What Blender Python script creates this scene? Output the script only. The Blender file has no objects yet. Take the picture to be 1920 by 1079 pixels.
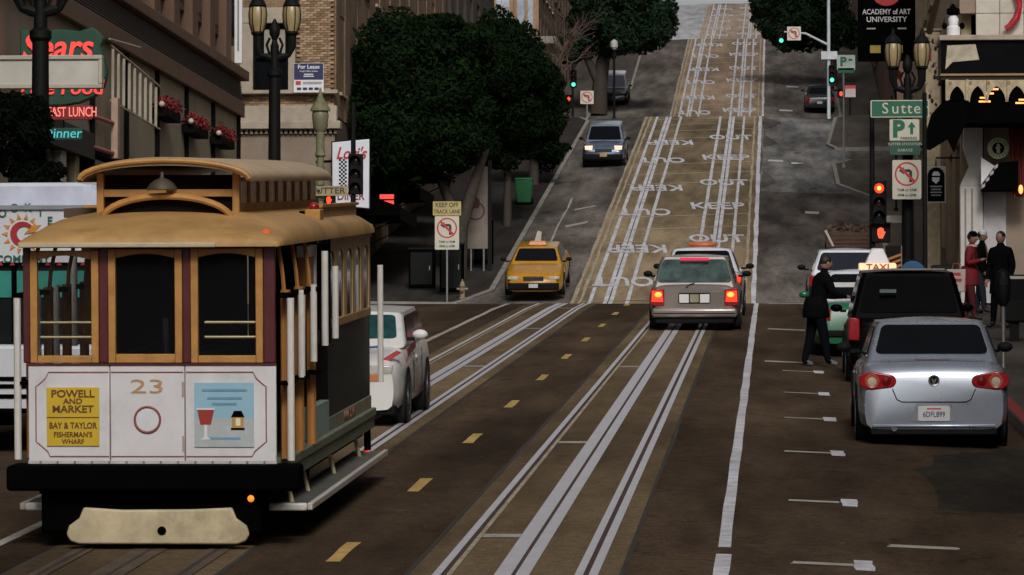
# Steep city street with a cable car, seen up the hill through a long lens.
import bpy, bmesh, math, random
import numpy as np
from mathutils import Vector, Matrix
rnd = random.Random(7)
R = math.radians
scene = bpy.context.scene
C = scene.collection
# ------------------------------------------------------------------ camera, sky, sun
cam = bpy.data.cameras.new('camera'); camera = bpy.data.objects.new('camera', cam); C.objects.link(camera)
camera.location = (0, 0, 3.0)
camera.rotation_euler = (R(90 + 1.825), 0, R(3.64))
cam.lens = 144.4; cam.sensor_width = 36; cam.clip_start = 0.5; cam.clip_end = 4000
scene.camera = camera
world = bpy.data.worlds.new('World'); scene.world = world; world.use_nodes = True
nt = world.node_tree; bg = nt.nodes['Background']
sky = nt.nodes.new('ShaderNodeTexSky'); sky.sky_type = 'NISHITA'; sky.sun_disc = False
SUN_EL, SUN_AZ = 36, 171          # degrees; the sun stands behind the camera, veiled by cloud
sky.sun_elevation = R(SUN_EL); sky.sun_rotation = R(SUN_AZ); sky.air_density = 1.0; sky.dust_density = 4.0; sky.ozone_density = 1.0
hs = nt.nodes.new('ShaderNodeHueSaturation'); hs.inputs['Saturation'].default_value = 0.2
nt.links.new(sky.outputs[0], hs.inputs['Color']); nt.links.new(hs.outputs[0], bg.inputs['Color'])
bg.inputs['Strength'].default_value = 0.092
sl = bpy.data.lights.new('sun', 'SUN'); sun = bpy.data.objects.new('sun', sl); C.objects.link(sun)
sl.energy = 1.5; sl.angle = R(13); sl.color = (1.0, 0.965, 0.92)
a = R(SUN_AZ); d = Vector((math.sin(a) * math.cos(R(SUN_EL)), math.cos(a) * math.cos(R(SUN_EL)), math.sin(R(SUN_EL))))
sun.rotation_euler = d.to_track_quat('Z', 'Y').to_euler(); sun.location = (0, -40, 80)
vs = scene.view_settings; vs.view_transform = 'Standard'; vs.look = 'None'; vs.exposure = -0.04; vs.gamma = 1.0; vs.use_curve_mapping = False
scene.cycles.max_bounces = 6; scene.cycles.use_denoising = True
# ------------------------------------------------------------------ place: survey of the street
# street runs along +Y, X to the right, camera stands at (0,0,3)
def px(x, Y): return Y * math.tan(math.atan((x - 960) / 7700.0) - 0.06353)        # lateral metres of a sight line, at distance Y
def pz(y, Y): return 3.0 + (785 - y) * Y / 7700.0   # height of a sight line, at distance Y
PROF = [(-40, -2.36), (93, 5.487), (98, 5.74), (103, 5.87), (122, 6.26), (125, 6.58), (198, 17.55), (202, 17.85), (220, 18.24), (226, 18.75), (244, 20.98),
        (298, 30.55), (302, 30.8), (320, 31.3), (341, 34.6), (392, 42.6), (402, 43.2), (700, 44)]
PY = [p[0] for p in PROF]; PZ = [p[1] for p in PROF]
def g(Y): return float(np.interp(Y, PY, PZ))
def slope(Y): return (g(Y + 1) - g(Y - 1)) / 2
def crown(X, Y):
    f = float(np.interp(Y, [90, 98, 122, 130], [1, 0, 0, 1]))
    if X > -0.4: return -0.15 * f * min(1, (X + 0.4) / 3.4)
    if X < -6.3: return -0.15 * f * min(1, (-6.3 - X) / 3.6)
    return 0.0
def H(X, Y): return g(Y) + crown(X, Y)               # road surface
def S(Y): return g(Y) + 0.005                        # sidewalk surface
# ------------------------------------------------------------------ materials
MATS = {}
def mat(name, c, r=0.6, m=0.0, var=0.18, sc=3.0, bump=0.0, bsc=30.0, spec=0.5, coat=0.0, streak=0.0, emit=0.0, dirt=0.0, two=None):
    if name in MATS: return MATS[name]
    M = bpy.data.materials.new(name); M.use_nodes = True; MATS[name] = M
    N = M.node_tree.nodes; L = M.node_tree.links; b = N['Principled BSDF']
    b.inputs['Roughness'].default_value = r; b.inputs['Metallic'].default_value = m
    b.inputs['Specular IOR Level'].default_value = spec; b.inputs['Coat Weight'].default_value = coat
    b.inputs['Coat Roughness'].default_value = 0.08
    M.diffuse_color = (*c, 1)
    if emit:
        b.inputs['Base Color'].default_value = (*c, 1)
        b.inputs['Emission Color'].default_value = (*c, 1); b.inputs['Emission Strength'].default_value = emit; return M
    tc = N.new('ShaderNodeTexCoord'); mp = N.new('ShaderNodeMapping'); L.new(tc.outputs['Object'], mp.inputs['Vector'])
    if streak: mp.inputs['Scale'].default_value = (1, 1, 1 / streak)
    n = N.new('ShaderNodeTexNoise'); n.inputs['Scale'].default_value = sc; n.inputs['Detail'].default_value = 6; n.inputs['Roughness'].default_value = 0.65
    L.new(mp.outputs[0], n.inputs['Vector'])
    cr = N.new('ShaderNodeValToRGB'); L.new(n.outputs['Fac'], cr.inputs['Fac'])
    e = cr.color_ramp.elements; e[0].position = 0.3; e[1].position = 0.7
    c2 = two or c
    e[0].color = (*[max(0, x * (1 - var)) for x in c], 1); e[1].color = (*[min(1, x * (1 + var)) for x in c2], 1)
    out = cr.outputs['Color']
    if dirt:
        n2 = N.new('ShaderNodeTexNoise'); n2.inputs['Scale'].default_value = sc * 0.37; n2.inputs['Detail'].default_value = 9; n2.inputs['Roughness'].default_value = 0.75
        L.new(tc.outputs['Object'], n2.inputs['Vector'])
        rr = N.new('ShaderNodeValToRGB'); rr.color_ramp.elements[0].position = 0.52; rr.color_ramp.elements[1].position = 0.68
        rr.color_ramp.elements[0].color = (0, 0, 0, 1); rr.color_ramp.elements[1].color = (dirt, dirt, dirt, 1)
        L.new(n2.outputs['Fac'], rr.inputs['Fac'])
        mx = N.new('ShaderNodeMix'); mx.data_type = 'RGBA'; L.new(rr.outputs[0], mx.inputs['Factor']); L.new(out, mx.inputs['A'])
        mx.inputs['B'].default_value = (c[0] * 0.3, c[1] * 0.27, c[2] * 0.25, 1); out = mx.outputs['Result']
    L.new(out, b.inputs['Base Color'])
    mr = N.new('ShaderNodeMapRange'); L.new(n.outputs['Fac'], mr.inputs['Value']); mr.inputs['To Min'].default_value = max(0.02, r - 0.1 * (r > 0.15)); mr.inputs['To Max'].default_value = min(1, r + 0.1 * (r > 0.15))
    L.new(mr.outputs[0], b.inputs['Roughness'])
    if bump:
        n3 = N.new('ShaderNodeTexNoise'); n3.inputs['Scale'].default_value = bsc; n3.inputs['Detail'].default_value = 4; L.new(mp.outputs[0], n3.inputs['Vector'])
        bp = N.new('ShaderNodeBump'); bp.inputs['Strength'].default_value = bump; bp.inputs['Distance'].default_value = 0.02
        L.new(n3.outputs['Fac'], bp.inputs['Height']); L.new(bp.outputs[0], b.inputs['Normal'])
    return M
def glow(name, c, s): return mat(name, c, 0.4, emit=s)
def road_mat(name, c, joint=False, rough=0.75, tar=True, mottle=0.5, vs=2.5):
    """worn road: fine grain, long wheel tracks, patches, tar cracks"""
    M = bpy.data.materials.new(name); M.use_nodes = True; N = M.node_tree.nodes; L = M.node_tree.links; b = N['Principled BSDF']
    tc = N.new('ShaderNodeTexCoord')
    def noise(scale, det, vec=(1, 1, 1), rg=0.6):
        mp = N.new('ShaderNodeMapping'); mp.inputs['Scale'].default_value = vec; L.new(tc.outputs['Object'], mp.inputs['Vector'])
        n = N.new('ShaderNodeTexNoise'); n.inputs['Scale'].default_value = scale; n.inputs['Detail'].default_value = det; n.inputs['Roughness'].default_value = rg
        L.new(mp.outputs[0], n.inputs['Vector']); return n
    def ramp(src, p0, p1, v0, v1):
        r = N.new('ShaderNodeValToRGB'); r.color_ramp.elements[0].position = p0; r.color_ramp.elements[1].position = p1
        r.color_ramp.elements[0].color = (v0, v0, v0, 1); r.color_ramp.elements[1].color = (v1, v1, v1, 1); L.new(src, r.inputs['Fac']); return r.outputs['Color']
    def mul(a, b2):
        m = N.new('ShaderNodeMix'); m.data_type = 'RGBA'; m.blend_type = 'MULTIPLY'; m.inputs['Factor'].default_value = 1
        L.new(a, m.inputs['A']); L.new(b2, m.inputs['B']); return m.outputs['Result']
    rgb = N.new('ShaderNodeRGB'); rgb.outputs[0].default_value = (*c, 1)
    big = noise(0.12, 5, (1.6, 0.4, 0.4)); mid = noise(0.9, 7, (1.5, 0.25, 0.25)); fine = noise(9, 5); grit = noise(45, 3)
    o = mul(rgb.outputs[0], ramp(big.outputs['Fac'], 0.36, 0.64, 1 - mottle, 1 + mottle * 0.7))
    o = mul(o, ramp(mid.outputs['Fac'], 0.36, 0.66, 1 - mottle * 0.8, 1 + mottle * 0.5))
    o = mul(o, ramp(fine.outputs['Fac'], 0.3, 0.7, 0.75, 1.2))
    o = mul(o, ramp(grit.outputs['Fac'], 0.3, 0.7, 0.6, 1.35))
    if tar:
        wv = N.new('ShaderNodeTexVoronoi'); wv.feature = 'DISTANCE_TO_EDGE'; wv.inputs['Scale'].default_value = 0.22
        wn = noise(0.8, 4); mixv = N.new('ShaderNodeMix'); mixv.data_type = 'VECTOR'; mixv.inputs['Factor'].default_value = 0.25
        L.new(tc.outputs['Object'], mixv.inputs['A']); 
        sc2 = N.new('ShaderNodeVectorMath'); sc2.operation = 'SCALE'; sc2.inputs['Scale'].default_value = 9; L.new(wn.outputs['Color'], sc2.inputs[0]); 
        add = N.new('ShaderNodeVectorMath'); add.operation = 'ADD'; L.new(tc.outputs['Object'], add.inputs[0]); L.new(sc2.outputs[0], add.inputs[1])
        L.new(add.outputs[0], wv.inputs['Vector'])
        o = mul(o, ramp(wv.outputs['Distance'], 0.002, 0.012, 0.45, 1.0))
        sp = noise(2.2, 2, rg=0.4); o = mul(o, ramp(sp.outputs['Fac'], 0.66, 0.74, 1.0, 0.6))
    L.new(o, b.inputs['Base Color']); b.inputs['Roughness'].default_value = 0.95; b.inputs['Specular IOR Level'].default_value = 0.06
    bp = N.new('ShaderNodeBump'); bp.inputs['Strength'].default_value = 0.35; bp.inputs['Distance'].default_value = 0.01
    L.new(grit.outputs['Fac'], bp.inputs['Height']); L.new(bp.outputs[0], b.inputs['Normal']); MATS[name] = M
    return M
def paint_mat(name, c, wear=0.5, rough=0.6):
    """road paint with worn-through spots"""
    M = bpy.data.materials.new(name); M.use_nodes = True; N = M.node_tree.nodes; L = M.node_tree.links; b = N['Principled BSDF']
    tc = N.new('ShaderNodeTexCoord'); n = N.new('ShaderNodeTexNoise'); n.inputs['Scale'].default_value = 5; n.inputs['Detail'].default_value = 8; n.inputs['Roughness'].default_value = 0.8
    L.new(tc.outputs['Object'], n.inputs['Vector']); r = N.new('ShaderNodeValToRGB'); L.new(n.outputs['Fac'], r.inputs['Fac'])
    e = r.color_ramp.elements; e[0].position = 0.30; e[1].position = 0.55
    e[0].color = (*[x * (1 - wear) for x in c], 1); e[1].color = (*c, 1)
    n2 = N.new('ShaderNodeTexNoise'); n2.inputs['Scale'].default_value = 0.9; n2.inputs['Detail'].default_value = 5; L.new(tc.outputs['Object'], n2.inputs['Vector'])
    r2 = N.new('ShaderNodeValToRGB'); L.new(n2.outputs['Fac'], r2.inputs['Fac']); e2 = r2.color_ramp.elements; e2[0].position = 0.36; e2[1].position = 0.6; k = 1 - wear * 0.45; e2[0].color = (k, k, k, 1); e2[1].color = (1, 1, 1, 1)
    mx = N.new('ShaderNodeMix'); mx.data_type = 'RGBA'; mx.blend_type = 'MULTIPLY'; mx.inputs['Factor'].default_value = 1; L.new(r.outputs[0], mx.inputs['A']); L.new(r2.outputs[0], mx.inputs['B'])
    L.new(mx.outputs['Result'], b.inputs['Base Color']); b.inputs['Roughness'].default_value = 0.85; b.inputs['Specular IOR Level'].default_value = 0.15; MATS[name] = M; return M
# ------------------------------------------------------------------ mesh helpers
class MB:
    def __init__(s, M=None): s.v = []; s.f = []; s.mi = []; s.k = 0; s.M = M
    def add(s, pts, faces):
        o = len(s.v)
        for p in pts:
            p = Vector(p); s.v.append(s.M @ p if s.M else p)
        for f in faces: s.f.append([o + i for i in f]); s.mi.append(s.k)
        return s
    def poly(s, pts): return s.add(pts, [list(range(len(pts)))])
    def bx(s, x0, x1, y0, y1, z0, z1, top=None):
        t = top or (x0, x1, y0, y1)
        return s.add([(x0, y0, z0), (x1, y0, z0), (x1, y1, z0), (x0, y1, z0), (t[0], t[2], z1), (t[1], t[2], z1), (t[1], t[3], z1), (t[0], t[3], z1)],
                     [(0, 3, 2, 1), (4, 5, 6, 7), (0, 1, 5, 4), (1, 2, 6, 5), (2, 3, 7, 6), (3, 0, 4, 7)])
    def box(s, c, e): return s.bx(c[0] - e[0] / 2, c[0] + e[0] / 2, c[1] - e[1] / 2, c[1] + e[1] / 2, c[2] - e[2] / 2, c[2] + e[2] / 2)
    def rings(s, rings, closed=True, caps=True):
        n = len(rings[0]); pts = [p for r in rings for p in r]; F = []
        for i in range(len(rings) - 1):
            for j in range(n if closed else n - 1):
                a, b2 = i * n + j, i * n + (j + 1) % n; F.append((a, b2, b2 + n, a + n))
        if caps: F.append(list(range(n))[::-1]); F.append([(len(rings) - 1) * n + j for j in range(n)])
        return s.add(pts, F)
    def tube(s, pts, rad, n=8):
        pts = [Vector(p) for p in pts]; 
        if not hasattr(rad, '__len__'): rad = [rad] * len(pts)
        rg = []; up = None
        for i, p in enumerate(pts):
            t = (pts[min(i + 1, len(pts) - 1)] - pts[max(i - 1, 0)]).normalized()
            if up is None: up = Vector((0, 0, 1)) if abs(t.z) < 0.9 else Vector((1, 0, 0))
            a = t.cross(up).normalized(); b2 = a.cross(t).normalized(); up = b2
            rg.append([p + rad[i] * (math.cos(2 * math.pi * j / n) * a + math.sin(2 * math.pi * j / n) * b2) for j in range(n)])
        return s.rings(rg)
    def lathe(s, prof, c=(0, 0, 0), n=16, ax='z'):
        rg = []
        for r, z in prof:
            q = []
            for j in range(n):
                u, w = r * math.cos(2 * math.pi * j / n), r * math.sin(2 * math.pi * j / n)
                q.append({'z': (c[0] + u, c[1] + w, c[2] + z), 'y': (c[0] + u, c[1] + z, c[2] - w), 'x': (c[0] + z, c[1] + u, c[2] + w)}[ax])
            rg.append(q)
        if prof[0][0] > 0 and prof[0][0] == prof[-1][0] and len(prof) > 3: return s.rings(rg + [rg[0]], caps=False)
        return s.rings(rg)
    def prism(s, pts, a, b2, pl='xz'):
        """polygon in plane pl, extruded along the remaining axis from a to b2"""
        def P(p, t): return {'xz': (p[0], t, p[1]), 'yz': (t, p[0], p[1]), 'xy': (p[0], p[1], t)}[pl]
        n = len(pts)
        return s.add([P(p, a) for p in pts] + [P(p, b2) for p in pts], [list(range(n)), [n + i for i in range(n)][::-1]] + [(i, n + i, n + (i + 1) % n, (i + 1) % n) for i in range(n)])
    def ellip(s, c, r, n=14, m=10):
        rg = []
        for i in range(m + 1):
            t = math.pi * (i / m) ; t = min(max(t, 0.02), math.pi - 0.02)
            rg.append([(c[0] + r[0] * math.sin(t) * math.cos(2 * math.pi * j / n), c[1] + r[1] * math.sin(t) * math.sin(2 * math.pi * j / n), c[2] - r[2] * math.cos(t)) for j in range(n)])
        return s.rings(rg)
    def mesh(s, name):
        me = bpy.data.meshes.new(name); me.from_pydata([tuple(v) for v in s.v], [], s.f)
        if any(s.mi): me.polygons.foreach_set('material_index', s.mi)
        return me
    def build(s, name, m, parent=None, bevel=0, seg=2, smooth=35, normals=True):
        me = s.mesh(name)
        if normals:
            bm = bmesh.new(); bm.from_mesh(me); bmesh.ops.recalc_face_normals(bm, faces=bm.faces); bm.to_mesh(me); bm.free()
        o = bpy.data.objects.new(name, me); C.objects.link(o)
        for q in (m if isinstance(m, (list, tuple)) else [m]): me.materials.append(q)
        if smooth:
            me.polygons.foreach_set('use_smooth', [True] * len(me.polygons)); me.set_sharp_from_angle(angle=R(smooth))
        if bevel:
            md = o.modifiers.new('bevel', 'BEVEL'); md.width = bevel; md.segments = seg; md.limit_method = 'ANGLE'; md.angle_limit = R(40); md.harden_normals = False
        if parent: o.parent = parent
        return o
def tag(o, label=None, cat=None, group=None, kind=None):
    if label: o['label'] = label
    if cat: o['category'] = cat
    if group: o['group'] = group
    if kind: o['kind'] = kind
    return o
def thing(name, label, cat, loc=(0, 0, 0), rz=0, tilt=0, group=None):
    o = bpy.data.objects.new(name, None); C.objects.link(o); o.location = loc; o.rotation_euler = (tilt, 0, rz); o.empty_display_size = 0.3
    return tag(o, label, cat, group)
def copy_tree(o, parent=None):
    c = o.copy(); C.objects.link(c); c.parent = parent
    for ch in list(o.children): copy_tree(ch, c)
    return c
def rounded(w, h, r, n=4, cx=0, cz=0):
    P = []
    for sx, sz, a0 in ((1, -1, -90), (1, 1, 0), (-1, 1, 90), (-1, -1, 180)):
        for i in range(n + 1):
            t = R(a0 + 90 * i / n); P.append((cx + sx * (w / 2 - r) + r * math.cos(t), cz + sz * (h / 2 - r) + r * math.sin(t)))
    return P
TXT = {}
def text(body, size, m, parent, loc, rot=(90, 0, 0), ext=0.004, sx=1.0, sy=1.0, bold=0.0, name='lettering', shear=0.0, align='CENTER'):
    k = (body, bold, shear, align)
    if k not in TXT:
        cu = bpy.data.curves.new('t', 'FONT'); cu.body = body; cu.align_x = align; cu.align_y = 'CENTER'; cu.offset = bold; cu.shear = shear; cu.resolution_u = 3; cu.extrude = 0.01
        o = bpy.data.objects.new('t', cu); TXT[k] = bpy.data.meshes.new_from_object(o); bpy.data.objects.remove(o); bpy.data.curves.remove(cu)
    me = TXT[k].copy(); me.name = name; me.materials.clear(); me.materials.append(m)
    o = bpy.data.objects.new(name, me); C.objects.link(o); o.parent = parent; o.location = loc; o.rotation_euler = tuple(R(x) for x in rot); o.scale = (size * sx, size * sy, ext / 0.01)
    return o
def edges_y(a, b2, step=None):
    ys = [a] + [y for y in PY if a < y < b2] + [b2]
    if step:
        o = []
        for i in range(len(ys) - 1):
            n = max(1, math.ceil((ys[i + 1] - ys[i]) / step)); o += [ys[i] + (ys[i + 1] - ys[i]) * k / n for k in range(n)]
        ys = o + [ys[-1]]
    return ys
def strip(name, x0, x1, a, b2, off, m, parent=None, jit=0.0, skew=0.0, step=None):
    """a thin painted or metal band laid on the road from distance a to b2"""
    mb = MB(); ys = edges_y(a, b2, step or (2.0 if jit else 6)); P = []
    for Y in ys:
        j0, j1 = (rnd.uniform(-jit, jit), rnd.uniform(-jit, jit)) if jit else (0, 0)
        P.append([(x0 + j0, Y, H(x0, Y) + off), (x1 + j1, Y + skew, H(x1, Y + skew) + off)])
    mb.rings(P, closed=False, caps=False)
    return mb.build(name, m, parent, smooth=0)
# ------------------------------------------------------------------ ground, road, tracks, markings, sidewalks
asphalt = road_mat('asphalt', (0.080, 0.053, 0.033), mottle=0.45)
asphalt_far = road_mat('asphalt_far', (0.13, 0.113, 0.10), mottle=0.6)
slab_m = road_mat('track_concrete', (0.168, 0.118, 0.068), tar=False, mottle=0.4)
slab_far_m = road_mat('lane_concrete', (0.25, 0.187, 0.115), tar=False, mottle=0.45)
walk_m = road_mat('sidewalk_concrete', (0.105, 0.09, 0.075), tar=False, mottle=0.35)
darkwalk_m = road_mat('shaded_sidewalk', (0.035, 0.031, 0.027), tar=False, mottle=0.5)  # sidewalk with the deep shade under the trees put into its colour
curb_m = mat('curb_concrete', (0.24, 0.22, 0.19), 0.8, var=0.25, sc=2, dirt=0.5)
redcurb_m = paint_mat('red_curb_paint', (0.33, 0.05, 0.04), 0.6)
white_p = paint_mat('white_road_paint', (0.66, 0.65, 0.69), 0.5)
worn_p = paint_mat('worn_white_paint', (0.45, 0.42, 0.37), 0.55)
yellow_p = paint_mat('yellow_road_paint', (0.55, 0.36, 0.12), 0.4)
tan_p = paint_mat('faded_yellow_paint', (0.46, 0.385, 0.28), 0.6)
steel_m = mat('rail_steel', (0.62, 0.59, 0.62), 0.42, 0.35, var=0.12, sc=4)
groove_m = mat('rail_groove', (0.05, 0.028, 0.022), 0.9, var=0.4, sc=5)
seam_m = mat('slab_seam', (0.03, 0.024, 0.018), 0.95, var=0.4, sc=3)
# land under everything
mb = MB(); ys = [-60, -40] + PY[1:-1] + [700]; xs = [-130, -60, -13, 7, 60, 130]
rows = [[(x, Y, g(Y) - 0.6) for x in xs] for Y in ys]
mb.rings(rows, closed=False, caps=False)
tag(mb.build('ground', road_mat('city_ground', (0.11, 0.1, 0.09)), smooth=0), kind='structure')
# Powell roadway: one sheet from the camera over four blocks
XS = [-12, -10.9, -9.9, -9.0, -8, -7.0, -6.3, -5, -3.45, -2, -0.4, 0.6, 1.8, 3.0, 4.2, 5]
def sheet(name, xs, a, b2, m, off=0.0, parent=None, step=2.0):
    mb = MB(); mb.rings([[(x, Y, H(x, Y) + off) for x in xs] for Y in edges_y(a, b2, step)], closed=False, caps=False)
    return mb.build(name, m, parent, smooth=20)
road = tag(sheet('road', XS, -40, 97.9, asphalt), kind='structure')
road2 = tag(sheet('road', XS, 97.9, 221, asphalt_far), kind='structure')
tag(sheet('road', XS, 221, 322, road_mat('hazed_asphalt', (0.16, 0.14, 0.122), mottle=0.55)), kind='structure')  # upper block made paler, distance haze put into the colour
tag(sheet('road', XS, 322, 700, road_mat('hazed_hilltop_road', (0.42, 0.42, 0.44), tar=False, mottle=0.3)), kind='structure')  # hilltop paler still, haze mixed into the road colour
for a, b2 in ((99, 122), (200, 220), (300, 320)):
    for x0, x1 in ((-90, -12), (5, 90)):
        tag(sheet('cross_street', [x0, (x0 + x1) / 2, x1], a, b2, asphalt_far, parent=None), kind='structure')
# asphalt patch, darker, by the right kerb
for (x0, x1, a, b2) in ((1.55, 2.95, 38, 47.5), (1.1, 2.2, 51, 60), (-9.5, -7.2, 60, 80)):
    strip('asphalt_patch', x0, x1, a, b2, 0.004, road_mat('patch', (0.045, 0.037, 0.028)) if 'patch' not in MATS else MATS['patch'], road, jit=0.12)
TL, TR = -5.0, -1.95                                  # cable car track centres
slab = []
for tc_ in (TL, TR):
    s = tag(strip('track_slab', tc_ - 0.79, tc_ + 0.79, -10, 97.9, 0.004, slab_m, step=3), kind='structure'); slab.append(s)
    for sgn in (-1, 1):
        strip('slab_seam', tc_ + sgn * 0.81 - 0.02, tc_ + sgn * 0.81 + 0.02, -10, 97.9, 0.003, seam_m, s, jit=0.012)
shade_rail_m = mat('shaded_rail', (0.085, 0.06, 0.042), 0.7, 0.2, var=.35, sc=3)  # dark copy of the rail steel, shade of the cable car in its colour
for s, tc_ in zip(slab, (TL, TR)):
    for ya, yb, sm in (((-10, 43, shade_rail_m), (43, 97.9, steel_m)) if tc_ == TL else ((-10, 97.9, steel_m),)):
        for sgn in (-1, 1):                           # rail, groove, guard edge
            xr = tc_ + sgn * 0.535
            strip('rail', xr - 0.075, xr - 0.012, ya, yb, 0.012, sm, s)
            strip('rail_groove', xr - 0.012, xr + 0.03, ya, yb, 0.008, groove_m, s)
            strip('rail_guard', xr + 0.03, xr + 0.07 + 0.03 * (sgn > 0), ya, yb, 0.012, (sm if sgn > 0 else tan_p) if sm is steel_m else shade_rail_m, s)
        strip('slot_rail', tc_ - 0.145, tc_ - 0.016, ya, yb, 0.012, sm, s)
        strip('slot_rail', tc_ + 0.016, tc_ + 0.12, ya, yb, 0.012, sm, s)
        strip('cable_slot', tc_ - 0.016, tc_ + 0.016, ya, yb, 0.009, groove_m, s)
for Y in (34, 46, 64.3, 80): strip('cross_bar', TR - 0.46, TR - 0.15, Y, Y + 0.32, 0.010, worn_p, slab[1])
for Y in (50, 64.5, 80.5, 93): strip('cross_bar', TL + 0.13, TL + 0.46, Y, Y + 0.35, 0.010, worn_p, slab[0])
# near lane lines
strip('lane_line', -0.45, -0.345, 33.2, 97.9, 0.006, white_p, road, jit=0.007)
strip('lane_line', -0.45, -0.34, 30.2, 32.6, 0.006, white_p, road, jit=0.01)
strip('lane_line', -6.4, -6.28, 20, 70, 0.006, worn_p, road, jit=0.012)
strip('lane_line', -6.38, -6.26, 73, 97.9, 0.006, worn_p, road, jit=0.012)
Y = 23100 / (1037 - 331.0)
for k in range(10):
    strip('centre_dash', -3.49, -3.375, Y - 0.85, Y + 0.85, 0.006, yellow_p, road, jit=0.008, step=0.6); Y += 7.1
for k, y in enumerate((1066, 948, 855, 791, 743, 702)):
    Y = 7700 * 3.07 / (y - 331.0)
    strip('parking_mark', px(1483 - k * 3, Y) if k < 2 else 0.13, 0.62, Y - 0.09, Y + 0.1, 0.006, worn_p, road, jit=0.02, step=0.1)
    strip('parking_mark', 0.625, 0.78, Y - 0.42, Y + 0.42, 0.006, white_p, road, jit=0.01, step=0.4)
strip('parking_mark', 0.95, 1.5, 33.9, 34.15, 0.006, worn_p, road, jit=0.03, step=0.1)
for Y, x0, x1 in ((80.6, -0.1, 0.62), (66.5, -0.15, 0.5), (97.2, -0.1, 1.1)):
    strip('stop_line', x0, x1, Y, Y + 0.45, 0.006, worn_p, road, jit=0.03, step=0.2)
for k in range(26):                                   # gum, spots and leaves of litter on the asphalt
    Y = rnd.uniform(31, 60); x = rnd.uniform(-3.9, 0.6); r = rnd.uniform(0.012, 0.03)
    mb = MB(); mb.poly([(x + r * math.cos(t) * rnd.uniform(.7, 1.2), Y + r * 1.3 * math.sin(t), H(x, Y) + 0.007) for t in np.linspace(0, 5.5, 7)]); mb.build('road_spot', worn_p, road, smooth=0)
# the steep painted track lanes beyond the crossing
def far_lanes(a, b2, letters, bars, m0=None):
    s = tag(strip('track_lane', -6.1, -0.62, a, b2, 0.004, m0 or slab_far_m, step=3), kind='structure')
    for x, m, ww in ((-6.08, tan_p, .05), (-5.86, tan_p, .04), (-0.86, tan_p, .045), (-0.6, white_p, .07)):
        strip('lane_edge', x - ww, x + ww, a, b2, 0.008, m, s, jit=0.025)
    for t in (TL, TR):
        for dx, ww in ((-0.56, 0.06), (0.58, 0.055)): strip('painted_rail', t + dx - ww, t + dx + ww, a, b2, 0.008, white_p, s, jit=0.01)
        strip('painted_slot', t - 0.15, t - 0.02, a, b2, 0.008, white_p, s, jit=0.008); strip('painted_slot', t + 0.015, t + 0.14, a, b2, 0.008, white_p, s, jit=0.008)
        strip('cable_slot', t - 0.02, t + 0.015, a, b2, 0.007, groove_m, s)
    for Y in bars: strip('cross_line', -5.8, -0.9, Y, Y + 0.2, 0.0085, tan_p, s, skew=1.5, step=0.2)
    for word, x, Y, up in letters:
        sl_ = math.degrees(math.atan(slope(Y)))
        text(word, 1.0, white_p, s, (x, Y, g(Y) + 0.02), rot=(sl_ if up else -sl_, 0, 3 if up else 183), ext=0.006, sx=0.95 if word == 'KEEP' else 0.92, sy=3.4, bold=0.02, name='road_lettering')
    return s
per = 21.5
L1 = [('KEEP', -2.08, 154, 1), ('OUT', -1.95, 163.5, 1), ('KEEP', -2.0, 175, 1), ('OUT', -1.9, 185.5, 1), ('OUT', -1.95, 142.5, 1), ('KEEP', -2.0, 132.5, 1),
      ('KEEP', -4.6, 139.5, 0), ('OUT', -4.75, 130, 0), ('KEEP', -4.55, 161.5, 0), ('OUT', -4.75, 152, 0), ('KEEP', -4.55, 183, 0), ('OUT', -4.7, 174, 0)]
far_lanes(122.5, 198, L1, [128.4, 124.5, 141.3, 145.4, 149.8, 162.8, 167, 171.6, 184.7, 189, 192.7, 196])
def more(a, b2, y0):
    out = []; Y = y0
    while Y < b2 - 4:
        out += [('OUT', -1.95, Y + 8.6, 1), ('KEEP', -2.0, Y, 1), ('OUT', -4.7, Y - 1, 0), ('KEEP', -4.6, Y + 8, 0)]; Y += 19
    return [q for q in out if a + 2 < q[2] < b2 - 2]
far_lanes(221, 299, more(221, 299, 247), [226, 236, 246, 250, 259, 263, 268, 278, 282, 287, 296], road_mat('hazed_lane_upper', (0.31, 0.225, 0.155), tar=False, mottle=0.35))  # slab colour lifted to carry the haze up the hill
far_lanes(321, 396, more(321, 396, 346), [343, 352, 356, 368, 372, 384, 388], road_mat('hazed_lane_top', (0.40, 0.31, 0.24), tar=False, mottle=0.3))  # palest slab, most haze in its colour
# faded lane arrows on the uphill and downhill lanes
for x, Y in ((-7.1, 147), (-7.0, 153)): strip('lane_arrow', x - 0.35, x + 0.3, Y, Y + 0.8, 0.006, worn_p, road2, jit=0.1, skew=1.2, step=0.3)
strip('lane_line', -7.75, -7.68, 128, 158, 0.006, worn_p, road2, jit=0.03)
for x0, x1, Y, m in ((-0.2, 0.45, 173.4, white_p), (0.75, 1.3, 172.6, white_p), (0.4, 1.2, 247, white_p), (0.4, 1.2, 207, white_p), (0.9, 1.6, 262, white_p), (1.2, 1.7, 152, worn_p)):
    strip('lane_mark', x0, x1, Y, Y + 0.8, 0.006, m, road2, jit=0.04, step=0.4)
for x0, x1, a, b2 in ((-0.5, 3.3, 160, 197.5),):
    strip('concrete_patch', x0, x1, a, b2, 0.004, road_mat('patch_concrete', (0.215, 0.208, 0.2), mottle=.6) if 'patch_concrete' not in MATS else MATS['patch_concrete'], road2, jit=0.12, step=4)
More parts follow.
